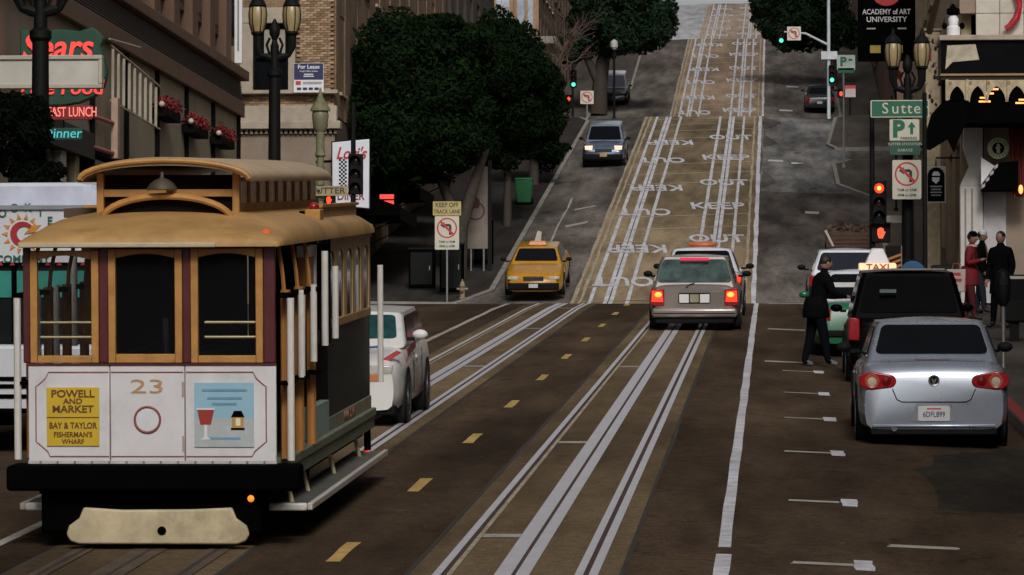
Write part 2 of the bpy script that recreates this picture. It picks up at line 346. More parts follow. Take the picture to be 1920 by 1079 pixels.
# manhole covers
for x, Y in ((0.9, 178), (-8.0, 88)):
    mb = MB(); mb.poly([(x + 0.33 * math.cos(t), Y + 0.33 * math.sin(t), H(x, Y) + 0.008 + 0.33 * math.sin(t) * slope(Y)) for t in np.linspace(0, 2 * math.pi, 20, endpoint=False)])
    mb.build('manhole_cover', mat('cast_iron', (0.06, 0.05, 0.045), 0.6, 0.6), road if Y < 98 else road2, smooth=0)
# sidewalks with kerbs
def sidewalk(side, cx, a, b2, wall, curbm=None, wm=None):
    """cx: list of (Y, kerb X)"""
    ys = sorted(set(edges_y(a, b2, 4) + [c[0] for c in cx if a < c[0] < b2])); K = lambda Y: float(np.interp(Y, [c[0] for c in cx], [c[1] for c in cx]))
    mb = MB(); k = 1 if side == 'right' else -1
    mb.rings([[(K(Y) + k * 0.16, Y, S(Y)), ((K(Y) + wall) / 2, Y, S(Y) + 0.02), (wall, Y, S(Y) + 0.05)] for Y in ys], closed=False, caps=False)
    o = tag(mb.build('sidewalk', wm or walk_m, smooth=20), kind='structure')
    mb = MB(); mb.rings([[(K(Y), Y, S(Y) - 0.4), (K(Y), Y, S(Y) - 0.01), (K(Y) + k * 0.02, Y, S(Y) + 0.003), (K(Y) + k * 0.165, Y, S(Y) + 0.003)] for Y in ys], closed=False, caps=False)
    for Y in (ys[0], ys[-1]): mb.poly([(K(Y), Y, S(Y) - 0.4), (wall, Y, S(Y) - 0.4), (wall, Y, S(Y) + 0.05), (K(Y), Y, S(Y) + 0.003)])
    mb.build('curb', curbm or curb_m, o, smooth=30)
    return o
sidewalk('left', [(-40, -9.9), (88, -9.9), (95, -10.6)], -40, 95, -13.2)
sw = sidewalk('right', [(-40, 3.0), (88, 3.0), (95, 3.9)], -40, 95, 8.0)
strip('red_kerb_paint', 3.005, 3.16, 44, 60, 0.0, redcurb_m, sw, step=2).location.z = 0.164
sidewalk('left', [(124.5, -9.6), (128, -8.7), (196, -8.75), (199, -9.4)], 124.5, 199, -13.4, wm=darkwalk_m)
sidewalk('right', [(124.5, 4.6), (128, 3.6), (157, 3.9), (163, 2.5), (172, 2.45), (174, 3.2)], 124.5, 174, 6.6)
sidewalk('right', [(180, 2.7), (182, 2.35), (197, 2.9), (199, 3.6)], 180, 199, 6.6)
tag(sheet('alley', [4.9, 6.6, 40], 173, 181, asphalt_far, 0.02), kind='structure')
sidewalk('left', [(221.5, -11.6), (225, -10.9), (256, -10.9), (261, -8.95), (299, -9.2)], 221.5, 299, -13.2)
sidewalk('right', [(221.5, 4.4), (226, 3.9), (299, 3.9)], 221.5, 299, 6.6)
sidewalk('left', [(321.5, -9.6), (400, -9.6)], 321.5, 402, -13.2)
sidewalk('right', [(321.5, 3.9), (400, 3.9)], 321.5, 402, 6.6)
# ------------------------------------------------------------------ buildings
def wb(mb, name, m, parent, **k):
    """build in street coordinates under an unrotated parent"""
    o = mb.build(name, m, parent, **k)
    if parent and parent.type == 'EMPTY': o.location = -parent.location
    return o
def brick_mat(name, c, mortar, sc=1.0, w=0.22, h=0.075):
    M = bpy.data.materials.new(name); M.use_nodes = True; N = M.node_tree.nodes; L = M.node_tree.links; b = N['Principled BSDF']
    tc = N.new('ShaderNodeTexCoord'); sp = N.new('ShaderNodeSeparateXYZ'); cb = N.new('ShaderNodeCombineXYZ'); ad = N.new('ShaderNodeMath'); ad.operation = 'ADD'
    L.new(tc.outputs['Object'], sp.inputs[0]); L.new(sp.outputs['X'], ad.inputs[0]); L.new(sp.outputs['Y'], ad.inputs[1]); L.new(ad.outputs[0], cb.inputs['X']); L.new(sp.outputs['Z'], cb.inputs['Y'])
    t = N.new('ShaderNodeTexBrick'); L.new(cb.outputs[0], t.inputs['Vector']); t.inputs['Scale'].default_value = 1; t.inputs['Brick Width'].default_value = w; t.inputs['Row Height'].default_value = h; t.inputs['Mortar Size'].default_value = 0.008
    t.inputs['Color1'].default_value = (*c, 1); t.inputs['Color2'].default_value = (*[x * 0.7 for x in c], 1); t.inputs['Mortar'].default_value = (*mortar, 1)
    n = N.new('ShaderNodeTexNoise'); n.inputs['Scale'].default_value = 0.8; n.inputs['Detail'].default_value = 7; L.new(tc.outputs['Object'], n.inputs['Vector'])
    r = N.new('ShaderNodeValToRGB'); r.color_ramp.elements[0].position = 0.3; r.color_ramp.elements[1].position = 0.7; r.color_ramp.elements[0].color = (.6, .6, .6, 1); r.color_ramp.elements[1].color = (1.15, 1.12, 1.1, 1); L.new(n.outputs['Fac'], r.inputs['Fac'])
    mx = N.new('ShaderNodeMix'); mx.data_type = 'RGBA'; mx.blend_type = 'MULTIPLY'; mx.inputs['Factor'].default_value = 1; L.new(t.outputs['Color'], mx.inputs['A']); L.new(r.outputs[0], mx.inputs['B']); L.new(mx.outputs['Result'], b.inputs['Base Color'])
    bp = N.new('ShaderNodeBump'); bp.inputs['Strength'].default_value = 0.5; bp.inputs['Distance'].default_value = 0.01; L.new(t.outputs['Fac'], bp.inputs['Height']); bp.invert = True; L.new(bp.outputs[0], b.inputs['Normal'])
    b.inputs['Roughness'].default_value = 0.85; MATS[name] = M; return M
brown_m = mat('brown_stucco', (0.085, 0.048, 0.03), 0.7, var=0.3, sc=2, streak=4)
dkbrown_m = mat('dark_brown_paint', (0.014, 0.009, 0.007), 0.8, var=0.3, sc=2)
bronze_m = mat('bronze_band', (0.13, 0.072, 0.042), 0.6, var=0.25, sc=3, dirt=0.4)
cream_m = mat('cream_panel', (0.27, 0.225, 0.15), 0.7, var=0.15, sc=0.8, dirt=0.35)
stone_m = mat('pale_stone', (0.36, 0.3, 0.23), 0.8, var=0.2, sc=1.5, dirt=0.45, bump=0.3)
beige_m = mat('beige_render', (0.25, 0.19, 0.14), 0.8, var=0.15, sc=1, dirt=0.3)
glass_m = mat('window_glass', (0.006, 0.007, 0.008), 0.1, var=0.3, sc=1, spec=0.3)
paleglass_m = mat('curtained_glass', (0.42, 0.46, 0.52), 0.15, var=0.2, sc=2, spec=0.8)
blackpaint_m = mat('black_paint', (0.004, 0.004, 0.004), 0.7, var=0.3, sc=4, spec=.06)
black_m = mat('matt_black', (0.002, 0.002, 0.002), 0.85, var=0.3, sc=4, spec=.01)
iron0 = mat('dark_iron', (.006, .006, .006), .6, spec=.2)
white_m = mat('white_paint', (0.72, 0.70, 0.70), 0.5, var=0.08, sc=2, dirt=0.15)
offwhite_m = mat('aged_white', (0.5, 0.47, 0.41), 0.6, var=0.15, sc=2, dirt=0.3)
bricktan = brick_mat('tan_brickwork', (0.27, 0.17, 0.095), (0.12, 0.09, 0.06))
brickred = brick_mat('brown_brickwork', (0.13, 0.075, 0.05), (0.07, 0.05, 0.04))
def ML(Y, z=0.0, X=-13.2): return Matrix.Translation((X, Y, z)) @ Matrix.Rotation(R(90), 4, 'Z')
def MR(Y, z=0.0, X=6.6): return Matrix.Translation((X, Y, z)) @ Matrix.Rotation(R(-90), 4, 'Z')
def MS(X, Y, z=0.0): return Matrix.Translation((X, Y, z))
def facade(b, M, width, z0, z1, bays, floors, wf, hf, wm, fm, gm, depth=0.3, sill=True, cols=1, pale=0.0):
    """storeys of windows in a wall: real openings, a frame and panes set back in each"""
    bw, fh = width / bays, (z1 - z0) / floors; w = MB(M); ww, hh = bw * wf, fh * hf
    for i in range(bays + 1):
        xa = 0 if i == 0 else i * bw - (bw - ww) / 2; xb = width if i == bays else i * bw + (bw - ww) / 2
        w.bx(xa, xb, 0, depth, z0, z1)
    for j in range(floors + 1):
        za = z0 if j == 0 else z0 + j * fh - (fh - hh) * 0.45; zb = z1 if j == floors else z0 + j * fh + (fh - hh) * 0.55
        for i in range(bays): w.bx(i * bw + (bw - ww) / 2, (i + 1) * bw - (bw - ww) / 2, 0.02, depth, za, zb)
    wb(w, 'wall', wm, b, smooth=0)
    for i in range(bays):
        for j in range(floors):
            xa, xb = i * bw + (bw - ww) / 2, (i + 1) * bw - (bw - ww) / 2; za, zb = z0 + j * fh + (fh - hh) * 0.55, z0 + (j + 1) * fh - (fh - hh) * 0.45
            f = MB(M); t = 0.06
            for q in ((xa, xa + t, za, zb), (xb - t, xb, za, zb), (xa + t, xb - t, zb - t, zb), (xa + t, xb - t, za, za + t), (xa + t, xb - t, (za + zb) / 2 - t / 2, (za + zb) / 2 + t / 2)): f.bx(q[0], q[1], depth * 0.6, depth * 0.9, q[2], q[3])
            fo = wb(f, 'window', fm, b, smooth=0)
            for za2, zb2 in ((za + t, (za + zb) / 2 - t / 2), ((za + zb) / 2 + t / 2, zb - t)):
                MB(M).bx(xa + t, xb - t, depth * 0.75, depth * 0.8, za2, zb2).build('pane', paleglass_m if rnd.random() < pale else gm, fo, smooth=0)
            if sill: MB(M).bx(xa - 0.08, xb + 0.08, -0.08, depth * 0.58, za - 0.1, za - 0.003).build('sill', fm, fo, smooth=0)
def mass(b, x0, x1, y0, y1, z0, z1, m, name='wall'): return wb(MB().bx(x0, x1, y0, y1, z0, z1), name, m, b, smooth=0)
# --- near left: brown restaurant building with cream panels
A = thing('restaurant_building', 'brown building with cream wall panels and dark louvred band above the cable car', 'building', (-13.2, 70, g(70)))
mass(A, -30, -13.55, -45, 100.9, -6, 26, dkbrown_m)
wb(MB().bx(-13.55, -12.97, 40, 101.15, 11.36, 11.6), 'cornice', bronze_m, A, bevel=0.02)
for k in range(9): wb(MB().bx(-13.5, -13.1 - 0.006 * k, 66, 100.95, 10.83 + k * 0.058, 10.83 + k * 0.058 + 0.03), 'louvre_slat', mat('louvre_metal', (0.05, 0.038, 0.028), 0.5, var=0.3, sc=2), A, smooth=0)
wb(MB().bx(-13.55, -13.06, 40, 101.0, 10.45, 10.815), 'band_course', bronze_m, A, bevel=0.015)
div = [78.8, 83, 87.2, 91.6, 96, 100.6]
for y0, y1 in zip(div, div[1:]):
    wb(MB().bx(-13.55, -13.2, y0 + 0.09, y1 - 0.09, 8.25, 10.445), 'wall_panel', cream_m, A, bevel=0.01)
for y0 in div: wb(MB().bx(-13.55, -13.12, y0 - 0.085, y0 + 0.085, 6.2, 10.44), 'mullion', blackpaint_m, A, smooth=0)
for y0, y1 in zip(div, div[1:]):
    wb(MB().bx(-13.55, -13.3, y0 + 0.09, y1 - 0.09, 5.2, 8.15), 'shop_window', glass_m, A, smooth=0)
    wb(MB().bx(-13.55, -13.16, y0 + 0.088, y1 - 0.088, 8.152, 8.246), 'window_head', blackpaint_m, A, smooth=0)
for k, y0 in enumerate(np.arange(64, 101, 2.9)):            # storey above the cornice
    wb(MB().bx(-13.55, -13.22, y0, y0 + 0.85, 11.6, 20), 'pilaster', mat('brown_pilaster', (0.12, 0.062, 0.035), 0.7, var=0.25, sc=3, streak=5), A, bevel=0.02)
    f = wb(MB().bx(-13.55, -13.42, y0 + 0.87, y0 + 2.88, 12.3, 16), 'window', brown_m, A, smooth=0); MB().bx(-13.43, -13.40, y0 + 1.0, y0 + 2.75, 12.5, 15.8).build('pane', glass_m, f, smooth=0)
for y0, m, w in ((69.0, cream_m, 1.6), (72.6, mat('orange_brick_wall', (0.26, 0.13, 0.07), 0.8), 1.4), (75.6, offwhite_m, 0.5), (77.2, cream_m, 0.35)):
    wb(MB().bx(-13.55, -13.2, y0, y0 + w, 3.4, 8.0), 'shop_pier', m, A, bevel=0.02)
for y0, w in ((70.7, 1.8), (74.1, 1.4), (76.2, 0.9), (77.6, 1.1)): wb(MB().bx(-13.5, -13.32, y0, y0 + w, 3.4, 8.0), 'shop_door', glass_m, A, smooth=0)
wb(MB().bx(-13.55, -13.1, 66, 78.7, 8.0, 8.5), 'shop_fascia', dkbrown_m, A, smooth=0)
wb(MB().bx(-13.55, -13.2, 66, 78.7, 8.5, 10.44), 'wall_panel', beige_m, A, smooth=0)
bl = tag(MB().bx(-0.1, 0.1, -0.05, 0.05, 0, 2.6).build('blade_sign', white_m, bevel=0.02), 'narrow white upright blade sign on the brown building above its cornice', 'sign'); bl.location = (-13.08, 99.9, 11.7)
MB().bx(-0.02, 0.02, -0.06, -0.052, 0.3, 1.6).build('lettering_strip', mat('grey_print', (.2, .2, .22), .6), bl)
# red flower boxes below the band, each with a white globe at its near end
def leaf_cloud(mb, n, fn, size, r=rnd, flat=0.0):
    for _ in range(n):
        c = Vector(fn()); a = Vector((r.gauss(0, 1), r.gauss(0, 1), r.gauss(0, 1) + flat)).normalized(); b2 = a.orthogonal().normalized(); c2 = a.cross(b2); t = r.uniform(0, 6.28)
        u = (b2 * math.cos(t) + c2 * math.sin(t)) * size * r.uniform(0.7, 1.3); w = (c2 * math.cos(t) - b2 * math.sin(t)) * size * 0.45
        mb.poly([c - u, c + w, c + u, c - w])
redleaf_m = mat('red_petals', (0.17, 0.008, 0.012), 0.6, var=0.4, sc=8)
for k, (Y, y, nm) in enumerate(((87.6, 198, 'nearest the camera'), (92.0, 230, 'middle one of three'), (96.6, 252, 'farthest along the wall'))):
    t = thing('flower_box', 'red flower box with white globe on the cream wall, ' + nm, 'planter', (-12.98, Y, pz(y, Y)), group='red flower boxes on the cream wall')
    MB().bx(-0.2, 0.12, -1.0, 1.0, -0.26, -0.05).build('box', blackpaint_m, t, bevel=0.02)
    mb = MB(); leaf_cloud(mb, 900, lambda: (rnd.gauss(0, .07), rnd.uniform(-1.0, 1.0), rnd.gauss(.03, .07)), 0.06); mb.build('flowers', redleaf_m, t, smooth=0)
    MB().ellip((0.02, -1.12, 0.0), (.065, .065, .065)).build('globe', mat('warm_white_globe', (0.5, 0.45, 0.34), 0.4), t); MB().bx(-0.2, 0.02, -1.08, -1.0, -.02, .02).build('bracket', blackpaint_m, t)
# slatted awning frame folded against the wall, left of the panels
t = thing('metal_awning', 'pale slatted metal awning frame folded against the cream wall', 'awning', (-13.1, 81, 9.2), group=None)
for k in range(9): MB().add([(0.0 + 0.07 * k, -0.3 + 0.25 * k, 1.15 - 0.075 * k), (0.055 + 0.07 * k, -0.3 + 0.25 * k, 1.13 - 0.075 * k), (0.055 + 0.07 * k, -0.32 + 0.25 * k, 0.12 - 0.05 * k), (0.0 + 0.07 * k, -0.32 + 0.25 * k, 0.15 - 0.05 * k)], [(0, 1, 2, 3)]).build('slat', mat('pale_metal', (0.34, 0.29, 0.22), 0.5, var=0.2), t, smooth=0)
MB().tube([(0, -0.4, 1.2), (0.65, 1.8, 0.55)], 0.02).build('rail', MATS['pale_metal'], t); MB().tube([(0, -0.4, 0.1), (0.65, 1.8, -0.32)], 0.02).build('rail', MATS['pale_metal'], t)
MB().tube([(0.1, -1.2, 1.25), (0.5, 0.2, 1.2)], 0.02).build('bracket', MATS['pale_metal'], t); MB().bx(0.02, 0.15, -0.45, -0.2, -1.05, 0.15).build('post', mat('pinkish_metal', (.4, .27, .2), .6), t)
for z in (-0.35, -0.95): MB().tube([(-0.05, -2.6, z), (0.05, -0.4, z)], 0.045).build('rail', mat('red_rail', (0.4, 0.12, 0.09), 0.6), t)
# --- signs hung out from the restaurant
neon_r = glow('red_neon', (.85, 0.06, 0.05), .75); neon_c = glow('cyan_neon', (0.08, 0.5, 0.55), 0.5); sears_g = mat('dark_green_sign', (0.006, 0.055, 0.03), 0.5, var=0.2)
Y = 70.0
sg = thing('diner_sign', 'dark green scalloped sign with red neon script over the sidewalk at left', 'sign', (px(118, Y), Y, pz(120, Y)))
def PT(x, y, x0=118, y0=120, k=7700 / Y): return ((x - x0) / k, (y0 - y) / k)
oc = [PT(*p) for p in ((36, 45), (60, 52), (90, 50), (118, 48), (150, 52), (172, 44), (180, 48), (196, 66), (190, 80), (196, 100), (203, 130), (196, 158), (180, 175), (150, 188), (118, 193), (80, 193), (50, 185), (36, 165))]
MB().prism(oc, -0.11, 0.11).build('panel', sears_g, sg, bevel=0.02)
text('Sears', 0.62, neon_r, sg, (*[PT(107, 84)[0], -0.13], PT(107, 84)[1]), ext=0.02, bold=0.015, sx=0.92, shear=0.2, name='neon_script'); text('Fine Food', 0.36, neon_r, sg, (PT(116, 160)[0], -0.13, PT(116, 160)[1]), ext=0.02, bold=0.012, name='neon_script', shear=0.15)
MB().tube([(-0.6, 0, 0.0), (-1.6, 0, 0)], 0.05).build('bracket', blackpaint_m, sg)
l2 = thing('lunch_sign', 'red neon strip sign hung under the green diner sign', 'sign', (px(112, Y), Y, pz(206, Y)))
MB().prism(rounded(1.15, 0.24, 0.05), -0.06, 0.06).build('panel', mat('dark_red_sign', (0.2, 0.01, 0.01), 0.5), l2); text('BREAKFAST LUNCH', 0.235, glow('pale_red_neon', (.9, 0.22, 0.18), 0.7), l2, (0, -0.07, 0), ext=0.012, sx=0.62, bold=0.005, name='neon_lettering')
MB().tube([(0, 0, 0.12), (0, 0, 0.3)], 0.02).build('hanger', blackpaint_m, l2)
l3 = thing('dinner_sign', 'small cyan neon sign below the red strip sign', 'sign', (px(118, Y), Y, pz(246, Y)))
MB().prism(rounded(0.66, 0.2, 0.04), -0.04, 0.04).build('panel', sears_g, l3); text('Dinner', 0.24, neon_c, l3, (-0.02, -0.05, 0), ext=0.012, name='neon_lettering', shear=.1); MB().tube([(0, 0, 0.1), (0, 0, 0.24)], 0.015).build('hanger', blackpaint_m, l3)
Yb = 66.0
bb = thing('fascia_board', 'blank cream framed signboard crossing in front of the green diner sign', 'signboard', (px(70, Yb), Yb, pz(129, Yb)))
MB().bx(-1.6, 1.04, -0.06, 0.06, -0.22, 0.24).build('board', offwhite_m, bb); 
for q in ((-1.6, 1.06, 0.2, 0.27), (-1.6, 1.06, -0.27, -0.2), (1.0, 1.06, -0.197, 0.197)): MB().bx(q[0], q[1], -0.1, 0.1, q[2], q[3]).build('frame_rail', mat('dull_cream', (.42, .39, .31), .6), bb, bevel=0.01)
# --- across the side street, left: tan brick corner building
B = thing('brick_corner_building', 'tan brick corner building with stone band and cornice behind the lamp post', 'building', (-13.4, 125, g(125)))
mass(B, -34, -13.45, 125.3, 168, 5, 28, bricktan)
wb(MB().bx(-34, -13.4, 125.02, 125.3, 5, 11.75), 'base_wall', beige_m, B, smooth=0)
for k in range(24): wb(MB().bx(-16.9 + k * 0.152, -16.82 + k * 0.152, 124.88, 125.02, 11.72, 11.84), 'dentil', stone_m, B, smooth=0)
wb(MB().bx(-34, -13.2, 124.72, 125.3, 11.85, 12.1), 'cornice', stone_m, B, bevel=0.03); wb(MB().bx(-34, -13.33, 124.95, 125.3, 12.1, 12.58), 'stone_band', stone_m, B, bevel=0.02)
wb(MB().bx(-34, -13.3, 124.9, 125.3, 12.95, 13.06), 'sill', stone_m, B, bevel=0.01)
for x0, x1 in ((-16.32, -15.92), (-14.83, -14.62)): wb(MB().bx(x0, x1, 124.98, 125.3, 13.06, 15.12), 'window_jamb', stone_m, B, bevel=0.01)
wb(MB().bx(-16.4, -14.55, 124.96, 125.3, 15.12, 15.6), 'lintel', stone_m, B, bevel=0.02)
mass(B, -15.92, -14.83, 125.24, 125.31, 13.06, 15.12, glass_m, 'pane')
f = MB()
for q in ((-15.92, -15.84, 13.06, 15.12), (-14.91, -14.83, 13.06, 15.12), (-15.84, -14.91, 15.03, 15.12), (-15.84, -14.91, 14.05, 14.12)): f.bx(q[0], q[1], 125.1, 125.22, q[2], q[3])
wb(f, 'window_frame', blackpaint_m, B, smooth=0); mass(B, -15.6, -14.95, 125.22, 125.238, 14.13, 14.95, mat('window_blind', (0.3, 0.27, 0.2), 0.7), 'blind')
bricks = []; BM = [mat('tan_brick', (0.30, 0.19, 0.11), .85, var=.2, sc=9), mat('dark_tan_brick', (0.2, 0.125, 0.07), .85, var=.2, sc=9), mat('light_brick', (0.36, 0.25, 0.15), .85, var=.2, sc=9)]
bme = []
for m in BM: me = MB().bx(-0.1, 0.1, -0.035, 0.05, -0.031, 0.031).mesh('brick'); me.materials.append(m); bme.append(me)
spots = []
for zone in ((-14.6, -13.42, 13.08, 16.1), (-16.4, -13.42, 12.6, 12.94)):
    z = zone[2] + 0.033; row = 0
    while z < zone[3]:
        x = zone[0] + 0.1 + (0.105 if row % 2 else 0)
        while x < zone[1] - 0.09: spots.append((x, z)); x += 0.212
        z += 0.0735; row += 1
rnd.shuffle(spots); rest = MB()
for i, (x, z) in enumerate(spots):
    y = 125.3 - 0.03 + rnd.uniform(-.006, .006)
    if i < 300:
        o = bpy.data.objects.new('brick', rnd.choice(bme)); C.objects.link(o); o.parent = B; o.location = Vector((x, y - 0.005, z)) - B.location
    else: rest.bx(x - .1, x + .1, y - .04, y + .05, z - .031, z + .031)
if rest.v: tag(wb(rest, 'bricks', BM[0], B, smooth=0), kind='stuff')
facade(B, ML(125.45, 0, -13.4), 42, 12.3, 24, 11, 3, 0.42, 0.62, bricktan, stone_m, glass_m)
facade(B, ML(125.45, 0, -13.41), 42, 6, 12.25, 7, 1, 0.7, 0.7, brickred, blackpaint_m, glass_m, sill=False)
# lease board on the brick
lb = thing('lease_board', 'navy and white for-lease board on the tan brick wall', 'sign', (px(578, 124.8), 124.8, pz(142, 124.8)))
MB().prism(rounded(0.92, 0.9, 0.03), 0, 0.05).build('board', white_m, lb); MB().prism(rounded(0.9, 0.5, 0.03, cz=0.19), -0.008, 0).build('header', mat('navy_print', (0.015, 0.02, 0.09), 0.5), lb)
text('For Lease', 0.17, white_m, lb, (0, -0.012, 0.33), bold=0.02); text('Small Office Suites', 0.075, white_m, lb, (0, -0.012, 0.2))
for x in (-.3, -.12, .06, .24): MB().bx(x - .06, x + .07, -.006, 0, -.38, -.3).build('print_block', MATS['navy_print'], lb)
MB().bx(-.14, .14, -.012, -.009, .09, .12).build('print_line', white_m, lb); MB().bx(-.16, .16, -.012, -.009, .03, .06).build('print_line', white_m, lb); MB().bx(-0.4, -0.24, -0.006, 0, -0.22, -0.1).build('logo_block', mat('red_print', (0.5, 0.03, 0.03), 0.5), lb); MB().bx(-0.18, 0.4, -0.006, 0, -0.2, -0.12).build('print_line', mat('grey_print2', (.3, .3, .34), .6), lb)
# diner sign on the corner
Y = 124.3
dn = thing('diner_blade_sign', 'white blade sign with red script and black checks on the brick corner', 'sign', (px(658, Y), Y, pz(325, Y)))
k = Y / 7700
MB().prism([(-35 * k, -58 * k), (35 * k, -65 * k), (35 * k, 66 * k), (-35 * k, 60 * k)], -0.12, 0.12).build('panel', mat('lit_white_plastic', (0.66, 0.67, 0.72), 0.4, var=.04), dn, bevel=0.02)
MB().prism([(-37 * k, -60 * k), (37 * k, -67 * k), (37 * k, 68 * k), (-37 * k, 62 * k)], -0.1, 0.14).build('casing', blackpaint_m, dn)
redp = mat('red_sign_paint', (0.42, 0.015, 0.03), 0.5)
text("Lori's", 0.5, redp, dn, (0, -0.13, 0.62), bold=0.02, shear=0.35, sx=0.82, name='script'); text('DINER', 0.34, mat('dark_red_paint', (0.2, .02, .03), .5), dn, (0, -0.13, -0.68), bold=0.015, sx=.85)
ck = MB()
for i in range(4):
    for j in range(15):
        if (i + j) % 2 == 0: x0 = (-0.36 + i * 0.06 + (0.012 * j if 0 else 0)); z0 = -0.44 + j * 0.06; ck.bx(x0, x0 + 0.06, -0.128, -0.121, z0, z0 + 0.06); ck.bx(x0 + 0.5, x0 + 0.56, -0.128, -0.121, z0, z0 + 0.06)
ck.build('checker_stripe', black_m, dn); MB().prism([(-0.1, -0.4), (0.12, -0.4), (0.06, 0.3), (0.0, 0.42), (-0.06, 0.3)], -0.13, -0.121).build('rocket_shape', mat('pink_print', (.55, .3, .33), .5), dn)
MB().tube([(-0.6, 0, 0.4), (-1.1, 0.3, 0.4)], 0.04).build('bracket', blackpaint_m, dn)
nr = thing('neon_panel', 'small red neon panel glowing under the dark tree', 'sign', (px(725, 127), 127, pz(373, 127)))
for z in (0.09, -0.1): MB().bx(-0.22, 0.22, -0.03, 0.03, z - 0.07, z + 0.07).build('neon_bar', neon_r, nr, bevel=.01)
MB().bx(-0.24, 0.24, 0.03, 0.1, -0.2, 0.2).build('casing', blackpaint_m, nr); MB().tube([(-.24, .06, 0), (-1.3, .06, 0)], .03).build('bracket', blackpaint_m, nr)
# added black awnings, put in to shade the sidewalk round the corner
for k, Y0 in enumerate((126.4, 133.2, 140.2, 147.4)):
    z0 = g(Y0) + 2.5
    aw_ = thing('shade_awning', 'added black awning shading the sidewalk by the brick building, ' + ('at its street corner', 'second from the corner', 'third from the corner', 'farthest up the hill')[k], 'awning', (-13.4, Y0, z0), group='added shade awnings on the brick building')
    MB().prism([(0, .95), (1.9, .25), (1.9, .0), (0, .0)], 0, 5.6, 'xz').build('canopy', black_m, aw_); MB().bx(1.905, 1.92, 0, 5.6, -.16, .24).build('valance', blackpaint_m, aw_)  # canopy and valance of the added shade awning
    for y in (.3, 5.3): MB().tube([(0, y, -.9), (1.85, y, .0)], .02).build('strut', iron0, aw_)
# --- further up on the left
Cb = thing('dark_apartment_block', 'dark brown apartment block rising behind the big street trees', 'building', (-13.4, 168, g(168)))
mass(Cb, -34, -13.75, 168.1, 198, 8, 34, dkbrown_m); facade(Cb, ML(168.2, 0, -13.45), 29.7, 15.2, 30, 7, 4, 0.45, 0.6, mat('dark_wall', (0.05, 0.035, 0.028), .8, dirt=.3), brown_m, glass_m)
facade(Cb, ML(168.2, 0, -13.46), 29.7, 10, 15.15, 4, 1, 0.62, 0.62, beige_m, brown_m, glass_m, sill=False)
D = thing('bay_window_house', 'tan corner house with pale bay windows above the street trees', 'building', (-13.4, 221, g(221)))
tan_m = mat('tan_stucco', (0.32, 0.2, 0.11), 0.8, var=0.2, sc=1.2, dirt=0.35)
mass(D, -34, -13.75, 222.2, 252, 15, 40, tan_m); facade(D, MS(-34, 221.9), 20.3, 20, 34, 11, 4, 0.45, 0.6, tan_m, stone_m, paleglass_m, pale=1)
facade(D, ML(222.0, 0, -13.42), 30, 20, 34, 9, 4, 0.45, 0.6, brickred, stone_m, glass_m, pale=.2)
for j in range(3):                                     # corner bay
    zz0 = pz(62, 221) + j * 3.6; bp = [(-13.9, 221.6), (-13.3, 221.2), (-12.85, 221.6), (-12.8, 223), (-13.5, 223.4)]
    wb(MB().prism(bp, zz0 - 1.0, zz0, 'xy'), 'bay_spandrel', tan_m, D, smooth=0); wb(MB().prism([(-13.88, 221.66), (-13.3, 221.3), (-12.92, 221.65), (-12.9, 222.9), (-13.5, 223.3)], zz0, zz0 + 2.6, 'xy'), 'bay_window', paleglass_m, D, smooth=0)
    for q in bp[:4]: wb(MB().bx(q[0] - .07, q[0] + .07, q[1] - .05, q[1] + .08, zz0, zz0 + 2.6), 'bay_mullion', tan_m, D, smooth=0)
wb(MB().bx(-13.5, -11.7, 222, 228, pz(80, 222), pz(66, 222)), 'entrance_canopy', mat('grey_canopy', (.22, .2, .16), .7, dirt=.3), D, bevel=.03)
E = thing('brown_apartment_block', 'brown brick apartment block behind the bare tree, upper left', 'building', (-13.4, 253, g(253)))
mass(E, -34, -13.75, 252.5, 298, 20, 50, brickred); facade(E, ML(252.6, 0, -13.45), 45, 24, 44, 12, 5, 0.42, 0.6, brickred, brown_m, glass_m, pale=.25)
E2 = thing('hilltop_block', 'grey apartment block near the top of the hill on the left', 'building', (-13.4, 322, g(322)))
mass(E2, -34, -13.75, 322.5, 398, 30, 58, brickred); facade(E2, ML(322.6, 0, -13.45), 75, 33, 54, 16, 5, 0.42, 0.6, mat('grey_wall', (.16, .14, .12), .8, dirt=.3), offwhite_m, glass_m, pale=.3)
# --- across the side street, right: corner building with gothic marquee
XR = 5.7
G_ = thing('marquee_corner_building', 'pale corner building behind the gothic marquee at the right edge', 'building', (XR, 124, g(124)))
mass(G_, 6.35, 30, 124.35, 172, 5, 30, beige_m)
facade(G_, MR(172, 0, XR), 47.3, 12.5, 26, 9, 3, 0.5, 0.66, mat('cream_stone_wall', (0.34, 0.27, 0.17), .8, var=.2, dirt=.45), stone_m, glass_m)
facade(G_, MR(172, 0, XR - .01), 47.3, 7, 12.4, 9, 1, 0.6, 0.62, mat('tan_shopfront', (0.24, 0.17, 0.1), .7, dirt=.3), dkbrown_m, glass_m, sill=False)
wb(MB().bx(5.62, 6.30, 124.0, 124.6, 6.2, 10.0), 'corner_pier', MATS.get('pier_white') or mat('pier_white', (.5, .47, .44), .6, var=.12, sc=1.5, dirt=.3), G_, bevel=0.03)
wb(MB().prism([(5.62, 10.0), (6.3, 10.0), (6.3, 11.9), (5.75, 11.9), (5.72, 11.2), (5.9, 10.6)], 124.0, 124.6), 'pier_capital', MATS['pier_white'], G_)
for x in (5.75, 5.95): wb(MB().bx(x, x + 0.05, 123.975, 124.0, 6.3, 9.9), 'pier_flute', mat('grey_groove', (.22, .2, .18), .8), G_)
wb(MB().bx(6.3, 12, 124.5, 124.7, 6.2, 13), 'shopfront', black_m, G_, smooth=0)
